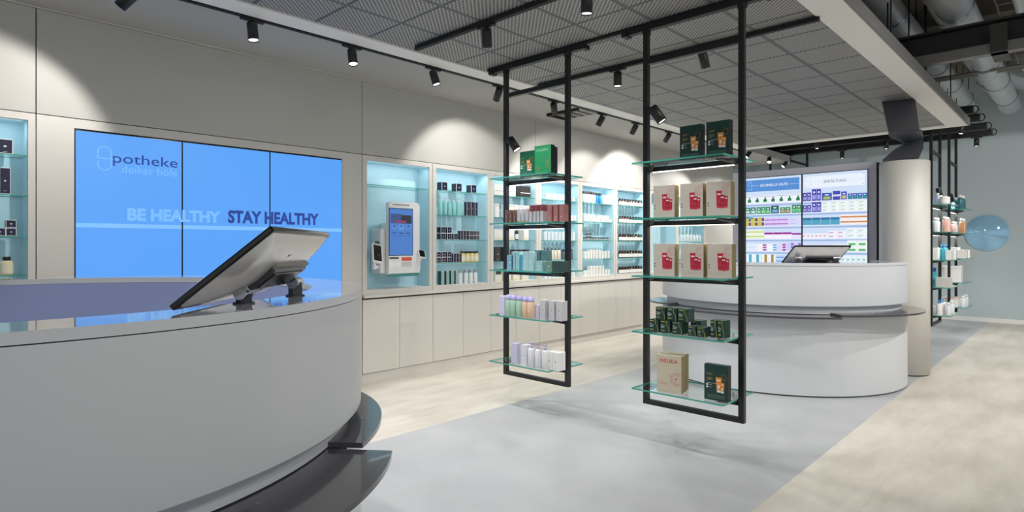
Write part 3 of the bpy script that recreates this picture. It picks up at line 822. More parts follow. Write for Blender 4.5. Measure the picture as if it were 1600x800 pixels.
def rack(loc, rz, label, ztop=2.785, lit=(0, 1), group='hanging shelf racks', rails=(0, 1, 2), w=.66, trackbar=True):
    """frame in the local x direction (0..w), shelves reach OVER to both sides along local y"""
    r = thing('hanging_rack', loc, label, 'hanging rack', group, rz)
    b = MB()
    for x in (0, w): b.box(x - T_ / 2, x + T_ / 2, -T_ / 2, T_ / 2, .22, ztop, BLACK)
    b.box(T_ / 2, w - T_ / 2, -T_ / 2, T_ / 2, .22, .22 + T_ * .9, BLACK); b.box(T_ / 2, w - T_ / 2, -T_ / 2, T_ / 2, 2.525, 2.525 + T_, BLACK)
    b.build('frame', r)
    if trackbar:
        b = MB(); b.box(-.16, w + .16, -.022, .022, ztop - .03, ztop + .005, BLACK2)
        for x in (0, w): b.cyl((x, 0, ztop - .05), (x, 0, ztop - .03), .03, BLACK2, 16)
        for x in (-.16, w + .16): b.box(x - .02, x + .02, -.034, .034, ztop - .038, ztop - .005, BLACK2)
        b.build('track_mount', r)
    for i, z in enumerate(RZ):
        g = glass_shelf(T_ / 2 + .002, w - T_ / 2 - .002, -OVER, OVER, z, r, t=.010)
        for x, s_ in ((T_ / 2, 1), (w - T_ / 2, -1)):
            b = MB()
            # tapered cantilever bracket under the glass and its two pins
            for sy in (-1, 1):
                b.add([(x, 0, z - .012), (x + s_ * .02, 0, z - .012), (x + s_ * .10, sy * .10, z - .012), (x + s_ * .06, sy * .11, z - .012),
                       (x, 0, z - .045), (x + s_ * .02, 0, z - .045), (x + s_ * .10, sy * .10, z - .020), (x + s_ * .06, sy * .11, z - .020)],
                      [(0, 1, 2, 3), (4, 7, 6, 5), (0, 4, 5, 1), (1, 5, 6, 2), (2, 6, 7, 3), (3, 7, 4, 0)], BLACK)
                b.cyl((x + s_ * .08, sy * .10, z - .014), (x + s_ * .08, sy * .10, z + .003), .006, CHROME, 10)
            b.build('bracket', r)
        if i in rails:
            b = MB(); b.box(T_ / 2, w - T_ / 2, -.015, .015, z - .045, z - .014, BLACK); rl = b.build('shelf_rail', r)
            if i in lit:
                b = MB(); b.box(.05, w - .05, -.011, .011, z - .049, z - .0452, LED); b.build('glow_strip', r)
                ld = bpy.data.lights.new('shelf_light', 'AREA'); ld.shape = 'RECTANGLE'; ld.size = w * .85; ld.size_y = .02; ld.energy = 2.2; ld.color = (1, .98, .95)
                lo = bpy.data.objects.new('shelf_light', ld); COL.objects.link(lo); lo.parent = r; lo.location = (w / 2, 0, z - .052)
    return r


RXP = 3.597
# local x of a rack runs along world Y for the two front racks
rack((RXP, 1.51, 0), R(90), 'black hanging rack of glass shelves with boxed gift sets')
rack((RXP, 2.852, 0), R(90), 'black hanging rack of glass shelves with cosmetics and a bright green box', w=.655)
track('lighting_track', (RXP, 1.30, CZ - .001), (RXP, 3.72, CZ - .001), 'thin black ceiling rail that carries both hanging racks', w=.028, h=.024)
rack((9.59, 1.49, 0), 0, 'distant hanging rack with blue and white bottles beside the column', ztop=2.97, trackbar=False)
rack((11.03, 1.49, 0), 0, 'distant hanging rack in front of the round mirror', ztop=2.97, trackbar=False)
rack((11.69, 3.70, 0), R(90), 'distant hanging rack mostly hidden behind the grey screen cabinet', ztop=2.97, trackbar=False)
spotlight((RXP - .01, 3.489, 2.17), (3.80, 3.03, 1.42), 'small spotlight clamped to the cosmetics rack post', .35, mount='post', along=(0, -1), group='post spotlights')
spotlight((RXP - .01, 2.153, 2.215), (3.80, 1.70, 1.46), 'small spotlight clamped to the gift rack post', .4, mount='post', along=(0, -1), group='post spotlights')

spotlight((9.59 + .60, 1.49, 2.07), (10.0, 1.3, 1.2), 'small downlight clamped to the rack beside the column', .3, mount='post', along=(-1, 0), group='post spotlights')
spotlight((11.08, 1.49, 2.05), (11.5, 1.35, 1.2), 'small tilted spotlight clamped to the rack by the round mirror', .3, mount='post', along=(1, 0), group='post spotlights')

# black ceiling beams beyond the canopy
for i, X in enumerate((9.59, 10.24, 11.03, 11.69)):
    r = thing('ceiling_beam', (X, 2.6, 3.02), ['first', 'second', 'third', 'fourth and farthest'][i] + ' of four parallel black linear beams with looped ends beyond the canopy', 'ceiling beam', 'black linear beams')
    b = MB(); b.box(-.05, .05, -1.56, 1.62, -.05, .05, BLACK2, bev=.006); b.build('profile', r)
    b = MB()
    for s_ in (-1.56,):
        for k in range(9):
            a0, a1 = R(-90 - k * 20), R(-90 - (k + 1) * 20)
            b.cyl((0, s_ + .05 * math.cos(a0) * 1.0, .05 * math.sin(a0)), (0, s_ + .05 * math.cos(a1), .05 * math.sin(a1)), .007, BLACK2, 8)
    b.build('end_loop', r)
    b = MB()
    for y in (-1.2, .2, 1.4): b.cyl((0, y, .05), (0, y, 1.18), .005, BLACK2, 6)
    b.build('hanger', r)
for i, (px, X, lab) in enumerate(((1233, 11.69, 'spotlight under the far beams above the SCHNELLE HILFE heading'), (1316, 11.69, 'spotlight under the far beams above the ERKÄLTUNG heading'),
                                  (1277, 10.24, 'flush glowing spotlight between the far beams above the screens'), (1385, 11.03, 'spotlight on the far beams just beside the folded metal band'),
                                  (1502, 10.24, 'flush glowing spotlight by the canopy corner'), (1526, 11.69, 'spotlight hanging above the round mirror by the canopy corner'))):
    Y = Y_at(px, X)[0]
    spotlight((X, Y, 2.97), (X - .1, Y + .1, 0), lab, .8, along=(0, 1), group='spotlights on the far beams')
for i, (px, lab) in enumerate(((1171, 'first spotlight on the free-hanging track, beside the gift rack post'), (1202, 'second spotlight on the free-hanging track, lens glowing'), (1228, 'last spotlight on the free-hanging track, tilted away'))):
    X = X_at(px, 3.99)[0]
    spotlight((X, 3.99, 2.854), (X - 1.1, 4.7 if i != 1 else 3.6, 1.2), lab, 1.7, 90, group='spotlights on the free-hanging track')

# round mirror
MIR = mat('mirror_blue_reflection', (160, 208, 238), .06, metal=.2)  # light blue reflection put into the mirror's base colour
r = thing('round_mirror', (FARX - .02, 1.215, 1.50), 'round mirror with painted light blue reflection on the sage far wall', 'mirror')
Mr = Matrix.Rotation(R(-90), 4, 'Y')
b = MB(); b.lathe([(0, .012), (.297, .012), (.302, .006), (.302, -.018), (0, -.018)], MIR, 64, Mr); b.build('mirror_glass', r)
b = MB(); b.lathe([(.297, .0125), (.303, .010), (.303, -.016)], mat('mirror_rim', (190, 215, 225), .3), 64, Mr); b.build('rim', r)

# ------------------------------------------------------------------ services under the slab (right of the canopy)
def duct(x0, x1, y, z, rad, label, flange=1.2):
    r = thing('ventilation_duct', (x0, y, z), label, 'duct', 'ventilation ducts')
    b = MB(); b.cyl((0, 0, 0), (x1 - x0, 0, 0), rad, DUCT, 32); b.build('pipe', r)
    k = .35
    while k < x1 - x0:
        b = MB(); b.cyl((k, 0, 0), (k + .03, 0, 0), rad + .008, CHROME, 32); k += flange; b.build('flange', r)
    b = MB(); k = .9
    while k < x1 - x0:
        b.cyl((k, 0, rad), (k, 0, 4.2 - z), .006, BLACK2, 6); k += 2.1
    b.build('hanger', r)
    return r


duct(3.0, 12.6, .90, 3.56, .145, 'widest silver round ventilation duct under the slab beside the canopy')
duct(3.0, 12.2, 1.12, 3.86, .12, 'middle-sized silver ventilation duct tucked above the widest one')
duct(3.0, 12.4, 1.40, 3.60, .12, 'silver ventilation duct closest to the canopy edge')
duct(3.0, 11.8, 1.95, 3.72, .15, 'silver ventilation duct partly hidden above the mesh canopy')
duct(3.0, 12.6, .46, 3.62, .05, 'thin silver pipe outside the widest ventilation duct', 1.6)
duct(3.0, 12.6, .28, 3.75, .035, 'thinnest silver pipe running farthest from the canopy', 1.9)
b = MB()
b.box(6.92, 7.14, -6, 5.0, 3.32, 3.34, STEEL); b.box(7.02, 7.04, -6, 5.0, 3.12, 3.32, STEEL); b.box(6.92, 7.14, -6, 5.0, 3.095, 3.12, STEEL)
for y in (-1.5, .3, 1.6, 3): b.box(6.95, 7.11, y - .006, y + .006, 3.12, 3.32, STEEL)
o = b.build('steel_girder', None, (7.03, 0, 3.1)); tag(o, 'heavy dark steel girder crossing behind the canopy frame under the ducts', 'girder')
b = MB(); b.box(6.80, 6.90, -6, 1.9, 3.0, 3.09, STEELG)
o = b.build('service_channel', None, (6.85, 0, 3.05)); tag(o, 'lighter grey steel channel running along the foot of the dark girder', 'channel')
b = MB(); b.box(6.77, 7.17, .50, .62, 3.0, 3.25, STEEL); tag(b.build('girder_clamp', None, (6.9, .56, 3.0)), 'square dark clamp bracket hanging on the steel girder', 'clamp')
for i, (y, z, lab) in enumerate(((.62, 3.96, 'open wire cable tray high under the slab by the girder'), (1.68, 3.9, 'narrow cable tray above the canopy edge'))):
    r = thing('cable_tray', (3, y, z), lab, 'cable tray', 'cable trays')
    b = MB()
    for s_ in (-.1, .1): b.bar((0, s_, 0), (9, s_, 0), .012, .05, STEELG)
    b.build('side_rail', r)
    for k in range(30):
        b = MB(); b.bar((.1 + k * .3, -.1, -.015), (.1 + k * .3, .1, -.015), .02, .008, STEELG); b.build('rung', r)
for i, (x, z, lab) in enumerate(((9.3, 3.42, 'thin pale conduit crossing beneath the ducts beyond the girder'), (9.6, 3.46, 'second pale conduit just behind the first one'), (5.2, 3.75, 'pale conduit crossing in front of the girder'))):
    b = MB(); b.cyl((x, -3, z), (x, 3, z), .02, STEELG, 10); tag(b.build('conduit', None, (x, 0, z)), lab, 'conduit', 'conduits')
for i, (px, Z) in enumerate(((1387, 5.5), (1420, 5.9), (1445, 6.2))):
    p = P3(px, 0, Z); b = MB(); b.cyl((p.x, p.y, 2.86 if p.y > 1.08 else 3.4), (p.x, p.y, 4.2), .007, BLACK2, 8)
    tag(b.build('threaded_rod', None, (p.x, p.y, 3.4)), ['thin black threaded rod nearest the camera above the canopy frame', 'middle one of the thin black threaded rods by the canopy frame', 'thin black threaded rod closest to the girder'][i], 'rod', 'threaded rods')
b = MB(); b.box(8.6, 9.6, -.6, .35, 3.02, 3.10, STEELG)
for k in range(12): b.box(8.6, 9.6, -.58 + k * .078, -.55 + k * .078, 3.0, 3.02, STEELG)
tag(b.build('air_grille', None, (9, 0, 3.0)), 'ribbed grey air grille below the girder at the picture edge', 'air vent')

# ------------------------------------------------------------------ products
CACHE = {}
ORD = ['first', 'second', 'third', 'fourth', 'fifth', 'sixth', 'seventh', 'eighth', 'ninth', 'tenth', 'eleventh', 'twelfth', 'thirteenth']


def put(key, fn, loc, rz, label, cat, group):
    if key not in CACHE:
        o = fn(); CACHE[key] = o
    else: o = copy_tree(CACHE[key])
    o.location = loc; o.rotation_euler = (0, 0, rz)
    tag(o, label, cat, group)
    return o


def root(name):
    o = bpy.data.objects.new(name, None); o.empty_display_size = .02; COL.objects.link(o); return o


def mk_carton(w, d, h, body, panel=None, dot=None, side=None, m=.06, name='carton', band=None, fold=False):
    """front towards -Y; optional printed front and side panels"""
    def fn():
        r = root(name)
        b = MB(); b.box(-w / 2, w / 2, 0, d, 0, h, body, bev=.0012); b.build('box_body', r)
        b = MB(); e = m * min(w, h)
        if panel: quad(b, -w / 2 + e, w / 2 - e, e, h - e, .0004, panel, plane_M('Y', 0))
        if side: b.add([(-w / 2 - .0004, e, e), (-w / 2 - .0004, d - e, e), (-w / 2 - .0004, d - e, h - e), (-w / 2 - .0004, e, h - e)], [(0, 1, 2, 3)], side)
        if dot:
            s_ = min(w, h) * .09
            quad(b, -s_, s_, h * .5 - s_ * .7, h * .5 + s_ * .7, .0008, dot, plane_M('Y', 0))
            quad(b, -s_ * 1.5, s_ * 1.5, h * .12, h * .12 + s_ * .3, .0008, dot, plane_M('Y', 0))
        if band:
            quad(b, -w / 2 + e, w / 2 - e, h * band[1], h * band[2], .0006, band[0], plane_M('Y', 0))
        if panel or side or dot or band: b.build('printed_label', r)
        return r
    return fn


def mk_bottle(rad, h, body, cap, style='cap', label=None, name='bottle', neck=.35, caph=.16):
    def fn():
        r = root(name)
        hb = h * (1 - caph - .04)
        b = MB(); b.lathe([(0, 0), (rad * .92, 0), (rad, .004), (rad, hb * .86), (rad * .8, hb * .95), (rad * neck, hb), (rad * neck, hb + h * .05), (0, hb + h * .05)], body, 16)
        b.build('bottle_body', r)
        b = MB()
        if style == 'cap': b.lathe([(rad * .55, hb), (rad * .6, hb), (rad * .6, h * .995), (rad * .5, h), (0, h)], cap, 14)
        elif style == 'wide': b.lathe([(rad * .9, hb * .98), (rad * .9, h), (0, h)], cap, 14)
        elif style == 'pump':
            b.lathe([(rad * .5, hb), (rad * .55, hb), (rad * .5, hb + h * .05), (rad * .14, hb + h * .06), (rad * .14, h * .95), (rad * .34, h * .95), (rad * .34, h), (0, h)], cap, 12)
            b.box(-rad * .12, rad * .12, -rad * 1.1, 0, h * .955, h * .99, cap)
        elif style == 'dropper': b.lathe([(rad * .5, hb), (rad * .55, hb), (rad * .5, hb + h * .06), (rad * .3, hb + h * .08), (rad * .26, h * .97), (0, h)], cap, 12)
        b.build('pump' if style == 'pump' else 'cap', r)
        if label:
            b = MB(); b.lathe([(rad * 1.012, hb * .12), (rad * 1.012, hb * .70)], label, 16, a0=180, a1=360); b.build('paper_label', r)
        return r
    return fn


def mk_jar(rad, h, body, lid):
    def fn():
        r = root('jar')
        b = MB(); b.lathe([(0, 0), (rad, 0), (rad, h * .62), (0, h * .62)], body, 14); b.build('jar_body', r)
        b = MB(); b.lathe([(rad * .95, h * .62), (rad * .98, h * .64), (rad * .98, h * .97), (0, h)], lid, 14); b.build('lid', r)
        return r
    return fn


C = lambda n, c, r_=.45, **k: mat(n, c, r_, **k)
c_white = PAPER; c_blueW = C('pale_blue_carton', (214, 228, 234)); c_cream = C('cream_carton', (232, 224, 196)); c_dark = C('anthracite_carton', (62, 60, 60))
c_mint = C('mint_bottle', (150, 214, 214), .25, coat=.3); c_clear = C('frosted_white', (226, 236, 238), .3); c_yel = C('yellow_lotion', (226, 208, 140), .25)
c_teal = C('teal_print', (26, 98, 96)); c_amber = C('amber_glass', (66, 32, 20), .12, coat=.5); c_black = C('black_cap', (18, 18, 20), .35)
c_blue = C('blue_bottle', (56, 148, 208), .25); c_lilac = C('lilac_box', (206, 204, 226)); c_pur = C('lilac_pump', (176, 168, 214), .35); c_green = C('pastel_green', (168, 204, 180), .3)
c_peach = C('peach_bottle', (222, 190, 160), .35); c_silver = C('silver_carton', (196, 194, 196), .35); c_brown = C('brown_carton', (118, 92, 78)); c_gold = C('gold_foil', (196, 156, 82), .3, metal=.5)
c_bur = C('burgundy_carton', (132, 66, 70)); c_rose = C('rose_carton', (166, 112, 108)); c_stext = C('grey_print', (120, 120, 124)); c_tealbox = C('light_teal_carton', (140, 184, 188)); c_blubox = C('blue_carton', (120, 168, 190))
c_skyb = C('sky_blue_carton', (70, 150, 180)); c_dteal = C('slate_teal_carton', (86, 122, 126)); c_gbox = C('sage_green_carton', (104, 138, 120)); c_dgreen = C('deep_green_carton', (48, 72, 66))
c_jar = C('clear_jar', (150, 168, 172), .15); c_dkgreen = C('dark_green_box', (20, 58, 50), .35); c_brg = C('bright_green_box', (44, 150, 96), .4); c_beige = C('pearl_beige_box', (206, 198, 184), .4)
c_olive = C('olive_gold_side', (142, 128, 84), .4, metal=.3); c_red = C('red_tube', (190, 34, 58), .35); c_orange = C('orange_tube', (232, 146, 56), .35); c_goldln = C('gold_line', (206, 188, 84), .35)
c_redp = C('red_print', (200, 50, 48)); c_redl = C('pale_red_print', (214, 140, 134)); c_cobalt = C('cobalt_bottle', (36, 84, 190), .3); c_aqua = C('aqua_bottle', (60, 170, 186), .3)
c_boxside = C('black_side', (24, 26, 28), .4)


def wx_row(n_niche, shelf, items_, zbase=None):
    """items_: (key, maker, cat, desc, [px of the front centre], dz, dy, h)"""
    z = (NB + .002) if shelf == 4 else SH[shelf]
    sh = ['top shelf', 'second shelf', 'third shelf', 'fourth shelf', 'bottom'][shelf]
    for (key, fn, cat, desc, pxs, dz, dy) in items_:
        for i, px in enumerate(pxs):
            x, _ = X_at(px, WY + .03)
            o_ = (ORD[i] + ' ') if len(pxs) > 1 else ''
            lab = f'{o_}{desc}, {sh}, {NN[n_niche]}'
            put(key, fn, (x, WY + .03 + dy, z + dz + .0005), 0, lab, cat, f'{desc} on the {sh} of the {NN[n_niche]}')


def span(a, c, n): return [a + (c - a) * (i + .5) / n for i in range(n)]


cube_n = mk_carton(.078, .085, .092, c_white, NAVY, PAPER, NAVY)
tall_n = mk_carton(.042, .05, .155, c_white, NAVY, PAPER, NAVY)
bn = mk_carton(.062, .07, .066, c_white, NAVY, PAPER, NAVY); sn = mk_carton(.040, .05, .048, c_white, NAVY, PAPER, NAVY); tn = mk_carton(.034, .05, .098, c_white, NAVY, PAPER, NAVY)
# niche beside the video wall
wx_row(0, 0, [('cube_n', cube_n, 'carton', 'square navy carton', [8], 0, 0)])
wx_row(0, 1, [('talln0', mk_carton(.055, .06, .165, c_white, NAVY, PAPER, NAVY), 'carton', 'tall navy carton', [8], 0, 0)])
wx_row(0, 2, [('n0s', mk_carton(.052, .06, .05, c_white, NAVY, PAPER, NAVY), 'carton', 'small navy carton in the lower row', [0.5, 17.5], 0, 0), ('n0s', None, 'carton', 'small navy carton in the upper row', [17.5], .051, 0)])
wx_row(0, 3, [('n0b', mk_bottle(.034, .115, C('cream_lotion', (228, 216, 178)), c_black, 'cap', C('cream_label', (236, 228, 200))), 'bottle', 'cream bottle with black cap', [11], 0, .02)])
# first niche past the kiosk
wx_row(2, 0, [('cube_n', None, 'carton', 'square navy carton', [695, 717.5, 740.5], 0, 0)])
wx_row(2, 1, [('mintp', mk_bottle(.026, .185, c_mint, c_clear, 'pump'), 'pump bottle', 'mint pump bottle', [692, 699.5, 706.5, 713.5, 720.5], 0, .045),
              ('tall_n', tall_n, 'carton', 'tall navy carton', [732, 738.5, 744.5], 0, 0)])
wx_row(2, 2, [('bn', bn, 'carton', 'navy carton in the lower row', [692.5, 702.5, 712.5], 0, 0), ('bn', None, 'carton', 'navy carton in the upper row', [692.5, 702.5], .067, 0),
              ('tn', tn, 'carton', 'upright narrow navy carton', [721.5, 726, 730.5], 0, 0), ('sn', sn, 'carton', 'tiny navy carton in the lower row', [735.5, 741.5, 747], 0, 0), ('sn', None, 'carton', 'tiny navy carton in the upper row', [735.5, 741.5, 747], .049, 0)])
wx_row(2, 3, [('bn2', mk_carton(.052, .06, .058, c_white, NAVY, PAPER, NAVY), 'carton', 'navy carton in the lower row', [686, 694, 702.5], 0, 0), ('bn2', None, 'carton', 'navy carton in the upper row', [686, 694, 702.5], .059, 0),
              ('tn', None, 'carton', 'upright narrow navy carton', [710.5, 715, 719.5], 0, 0), ('yb', mk_bottle(.028, .118, c_yel, c_black, 'wide', C('cream_label', (236, 228, 200)), caph=.1), 'bottle', 'yellow bottle with black cap', [725.5, 732.5, 739.5, 746.5], 0, .03)])
wx_row(2, 4, [('wt', mk_carton(.038, .06, .148, c_clear, C('grey_green_label', (150, 178, 172)), PAPER, c_teal), 'carton', 'slim teal-sided carton', [692, 700, 707.5, 714.5], 0, 0),
              ('ws', mk_bottle(.024, .15, c_clear, C('steel_cap', (150, 158, 162), .3), 'wide', PAPER, caph=.14), 'bottle', 'slim white bottle', [722, 730.5, 738, 745.5], 0, .03)])
# second niche past the kiosk
wcar = mk_carton(.15, .1, .125, c_white, None, None, None, band=(c_stext, .40, .43)); wt2 = mk_carton(.066, .08, .155, c_white, None, None, None, band=(c_stext, .85, .88))
wx_row(3, 0, [('wcar', wcar, 'carton', 'wide white carton', [780, 799], 0, 0), ('dcar', mk_carton(.185, .1, .135, c_dark, None, None, None, band=(c_white, .35, .42)), 'carton', 'wide anthracite carton', [821], 0, 0)])
wx_row(3, 1, [('wt2', wt2, 'carton', 'upright white carton', [777, 793.5, 800.5, 807.5, 814.5, 821.5, 828.5], 0, 0)])
wcr = mk_carton(.13, .1, .125, c_white, None, None, None, band=(c_cream, .06, .26))
wx_row(3, 2, [('wcr', wcr, 'carton', 'white carton with cream stripe', [779, 797.5], 0, 0), ('amb', mk_bottle(.022, .13, c_amber, c_black, 'dropper', PAPER), 'bottle', 'amber dropper bottle', [810], 0, .03),
              ('wcr2', mk_carton(.085, .09, .125, c_white, None, None, None, band=(c_cream, .06, .22)), 'carton', 'narrower cream-striped carton', [822.5], 0, 0)])
wx_row(3, 3, [('dtall', mk_carton(.088, .09, .165, c_dark, None, PAPER), 'carton', 'tall anthracite carton', [778, 792], 0, 0), ('dsm', mk_carton(.066, .07, .072, c_dark, None, PAPER), 'carton', 'small anthracite carton', [808.5, 817, 826], .06, .02),
              ('gcr', mk_carton(.072, .08, .058, c_cream, None, None), 'carton', 'low cream carton', [808.5, 817, 826], 0, .01)])
wx_row(3, 4, [('crb', mk_carton(.115, .09, .075, c_cream, None, None, None, band=(c_white, .3, .9)), 'carton', 'cream and white carton in the lower row', [779, 793, 807, 821], 0, 0),
              ('drb', mk_carton(.10, .07, .05, c_white, c_dark, None, None, m=.12), 'carton', 'dark-printed carton in the upper row', [779, 793, 807, 821], .076, 0)])
# third niche
wx_row(4, 0, [('bw', mk_carton(.095, .08, .082, c_blueW), 'carton', 'pale blue carton', [857, 867, 877], 0, 0), ('bws', mk_carton(.06, .06, .055, c_blueW), 'carton', 'small pale carton', [890, 897], 0, 0)])
wx_row(4, 1, [('bw2', mk_carton(.055, .06, .11, c_white), 'carton', 'pale upright carton', [855, 862, 869, 885], 0, 0), ('bw3', mk_carton(.05, .06, .07, c_white), 'carton', 'small white carton', [893, 899.5], 0, 0)])
wx_row(4, 2, [('bw4', mk_carton(.05, .06, .11, c_blueW), 'carton', 'frosty pale carton', span(850, 900, 9), 0, 0)])
cb = lambda c: mk_bottle(.024, .155, c, c_black, 'dropper', None)
wx_row(4, 3, [('bb', cb(c_blue), 'bottle', 'blue bottle with black dropper cap', [853.5, 858.5], 0, .03), ('cb', cb(C('cream_bottle', (232, 226, 206), .3)), 'bottle', 'cream bottle with black dropper cap', [865, 870.5, 876], 0, .03),
              ('gb', mk_bottle(.026, .13, C('grey_bottle', (96, 104, 108), .3), c_black, 'wide', None), 'bottle', 'grey bottle with wide black cap', [883, 889, 894.5], 0, .03)])
wx_row(4, 4, [('bw5', mk_carton(.05, .06, .10, c_white, c_blueW), 'carton', 'white and pale blue carton', span(850, 900, 8), 0, 0)])
# fourth niche
wx_row(5, 0, [('wbb', mk_bottle(.024, .155, c_clear, c_black, 'wide', None), 'bottle', 'white bottle with black cap', [915, 919, 923, 927, 930.5], 0, .03), ('blb', mk_bottle(.026, .15, c_blue, c_black, 'wide', None), 'bottle', 'blue bottle with dark cap', [935, 940], 0, .03),
              ('wc6', mk_carton(.062, .07, .125, c_white), 'carton', 'white upright carton', [945.5, 950, 954.5], 0, 0)])
sw = mk_carton(.048, .055, .046, c_white, None, c_stext)
wx_row(5, 1, [('sw', sw, 'carton', 'tiny white carton in the lower row', span(913, 956, 10), 0, 0), ('sw', None, 'carton', 'tiny white carton in the upper row', span(913, 930, 4) + span(936, 952, 4), .047, 0)])
wx_row(5, 2, [('jr', mk_jar(.024, .05, c_jar, PLASTD), 'jar', 'small glass jar in the lower row', span(914, 954, 9), 0, .03), ('jr', None, 'jar', 'small glass jar in the upper row', [920.5, 925], .0505, .03)])
wt5 = mk_carton(.040, .06, .10, c_white, None, c_stext); wt6 = mk_carton(.040, .06, .12, c_white, None, c_redp)
wx_row(5, 3, [('wt5', wt5, 'carton', 'plain white carton', [915, 919.5, 942, 946.5, 951.5], 0, 0), ('wt6', wt6, 'carton', 'taller white carton', [924, 928.5, 933, 937.5], 0, 0)])
wx_row(5, 4, [('wt7', mk_carton(.044, .06, .075, c_white, None, NAVY), 'carton', 'white carton in the lower row', span(913, 954, 9), 0, 0), ('wt8', mk_carton(.044, .06, .055, c_white, None, NAVY), 'carton', 'white carton in the upper row', span(922, 945, 5), .0755, 0)])
# fifth niche: amber bottles
for s_ in range(5):
    n = 9
    wx_row(6, s_, [('ambA', mk_bottle(.028, .105, c_amber, c_black, 'cap', PAPER), 'bottle', 'amber bottle with white label', span(969, 1007, n), 0, .03)])
# last niche
for s_ in (1, 2, 3):
    wx_row(8, s_, [('slim', mk_bottle(.028, .14, c_clear, c_white, 'pump', None), 'pump bottle', 'slim clear pump bottle', span(1064, 1098, 7), 0, .03)])

# products on the gift rack (front towards -X)
RW = R(-90)


def tubes_print(b, w, h, col1, top, M, snow, s=1.0, u=.06, two=True):
    """pictured tubes: tapered bodies with a white foot; flower lines beside them"""
    def tube(cu, z0, z1, wt, wb, m):
        b.add([(cu - wb, z0, .0006), (cu + wb, z0, .0006), (cu + wt, z1, .0006), (cu - wt, z1, .0006)], [(0, 1, 2, 3)], m, False, M)
        b.add([(cu - wb * .8, z0 - .012, .0006), (cu + wb * .8, z0 - .012, .0006), (cu + wb, z0, .0006), (cu - wb, z0, .0006)], [(0, 1, 2, 3)], top, False, M)
        quad(b, cu - wt * .6, cu + wt * .6, z1 - (z1 - z0) * .28, z1 - (z1 - z0) * .18, .0009, PAPER, M)
        quad(b, cu - wt * .3, cu + wt * .3, z0 + (z1 - z0) * .15, z0 + (z1 - z0) * .40, .0009, top, M)
    return tube


def mk_green_gift(w=.148, d=.045, h=.214, body=None):
    def fn():
        r = root('gift_box'); M = plane_M('Y', 0); bd = body or c_dkgreen
        b = MB(); b.box(-w / 2, w / 2, 0, d, 0, h, bd, bev=.002)
        b.add([(w / 2 + .0004, .002, .003), (w / 2 + .0004, d - .002, .003), (w / 2 + .0004, d - .002, h - .003), (w / 2 + .0004, .002, h - .003)], [(0, 1, 2, 3)], c_boxside); b.build('box_body', r)
        b = MB(); t = tubes_print(b, w, h, c_orange, PAPER, M, c_gold)
        t(w * .12, h * .30, h * .66, w * .13, w * .085, c_orange); t(w * .27, h * .29, h * .52, w * .09, w * .065, c_orange)
        for k in range(7):
            a = R(k * 51); c0 = (w * .33, h * .68)
            for q_ in (1, .6):
                x1_, z1_ = c0[0] + .018 * q_ * math.cos(a), c0[1] + .022 * q_ * math.sin(a)
                n_ = Vector((-math.sin(a), math.cos(a))) * .0009
                b.add([(c0[0] - n_.x, c0[1] - n_.y, .0005), (c0[0] + n_.x, c0[1] + n_.y, .0005), (x1_ + n_.x * 2, z1_ + n_.y * 2, .0005), (x1_ - n_.x * 2, z1_ - n_.y * 2, .0005)], [(0, 1, 2, 3)], c_gold, False, M)
        for (z_, l_) in ((.74, .26), (.71, .2), (.62, .22), (.59, .26), (.56, .16)): quad(b, -w * .38, -w * .38 + w * l_, h * z_, h * z_ + .0022, .0005, c_gold, M)
        quad(b, -w * .38, w * .02, h * .475, h * .475 + .0014, .0005, PAPER, M)
        for z_ in (.43, .36):
            b.add([(-w * .37 + .007 * math.cos(R(k * 45)), h * z_ + .006 * math.sin(R(k * 45)), .0006) for k in range(8)], [tuple(range(8))], PAPER, False, M)
            quad(b, -w * .30, -w * .18, h * z_, h * z_ + .0016, .0005, PAPER, M)
        for k in range(4): quad(b, -w * .38, w * .38, h * (.07 + k * .028), h * (.07 + k * .028) + .0014, .0005, C('dim_print', (120, 150, 140)), M)
        b.build('printed_front', r)
        return r
    return fn


def mk_bright_gift(w=.165, d=.05, h=.222):
    def fn():
        r = root('gift_box'); M = plane_M('Y', 0)
        b = MB(); b.box(-w / 2, w / 2, 0, d, 0, h, c_brg, bev=.002)
        b.add([(w / 2 + .0004, .002, .003), (w / 2 + .0004, d - .002, .003), (w / 2 + .0004, d - .002, h - .003), (w / 2 + .0004, .002, h - .003)], [(0, 1, 2, 3)], c_boxside); b.build('box_body', r)
        text('lettering', 'WELEDA', -w * .40, w * .34, h * .80, h * .89, M, C('pale_green_print', (150, 200, 170)), r, .0, depth=.0006)
        b = MB()
        for (z_, l_) in ((.27, .16), (.20, .34), (.165, .18), (.09, .28)): quad(b, -w * .38, -w * .38 + w * l_, h * z_, h * z_ + .0035, .0006, c_gold, M)
        for k in range(10):
            a = R(70 + k * 24); c0 = (w * .36, h * .38)
            n_ = Vector((-math.sin(a), math.cos(a))) * .0010
            x1_, z1_ = max(-w / 2, min(w / 2 - .003, c0[0] + .035 * math.cos(a))), c0[1] + .045 * math.sin(a)
            b.add([(c0[0] - n_.x, c0[1] - n_.y, .0005), (c0[0] + n_.x, c0[1] + n_.y, .0005), (x1_ + n_.x, z1_ + n_.y, .0005), (x1_ - n_.x, z1_ - n_.y, .0005)], [(0, 1, 2, 3)], c_gold, False, M)
        b.build('printed_front', r)
        return r
    return fn


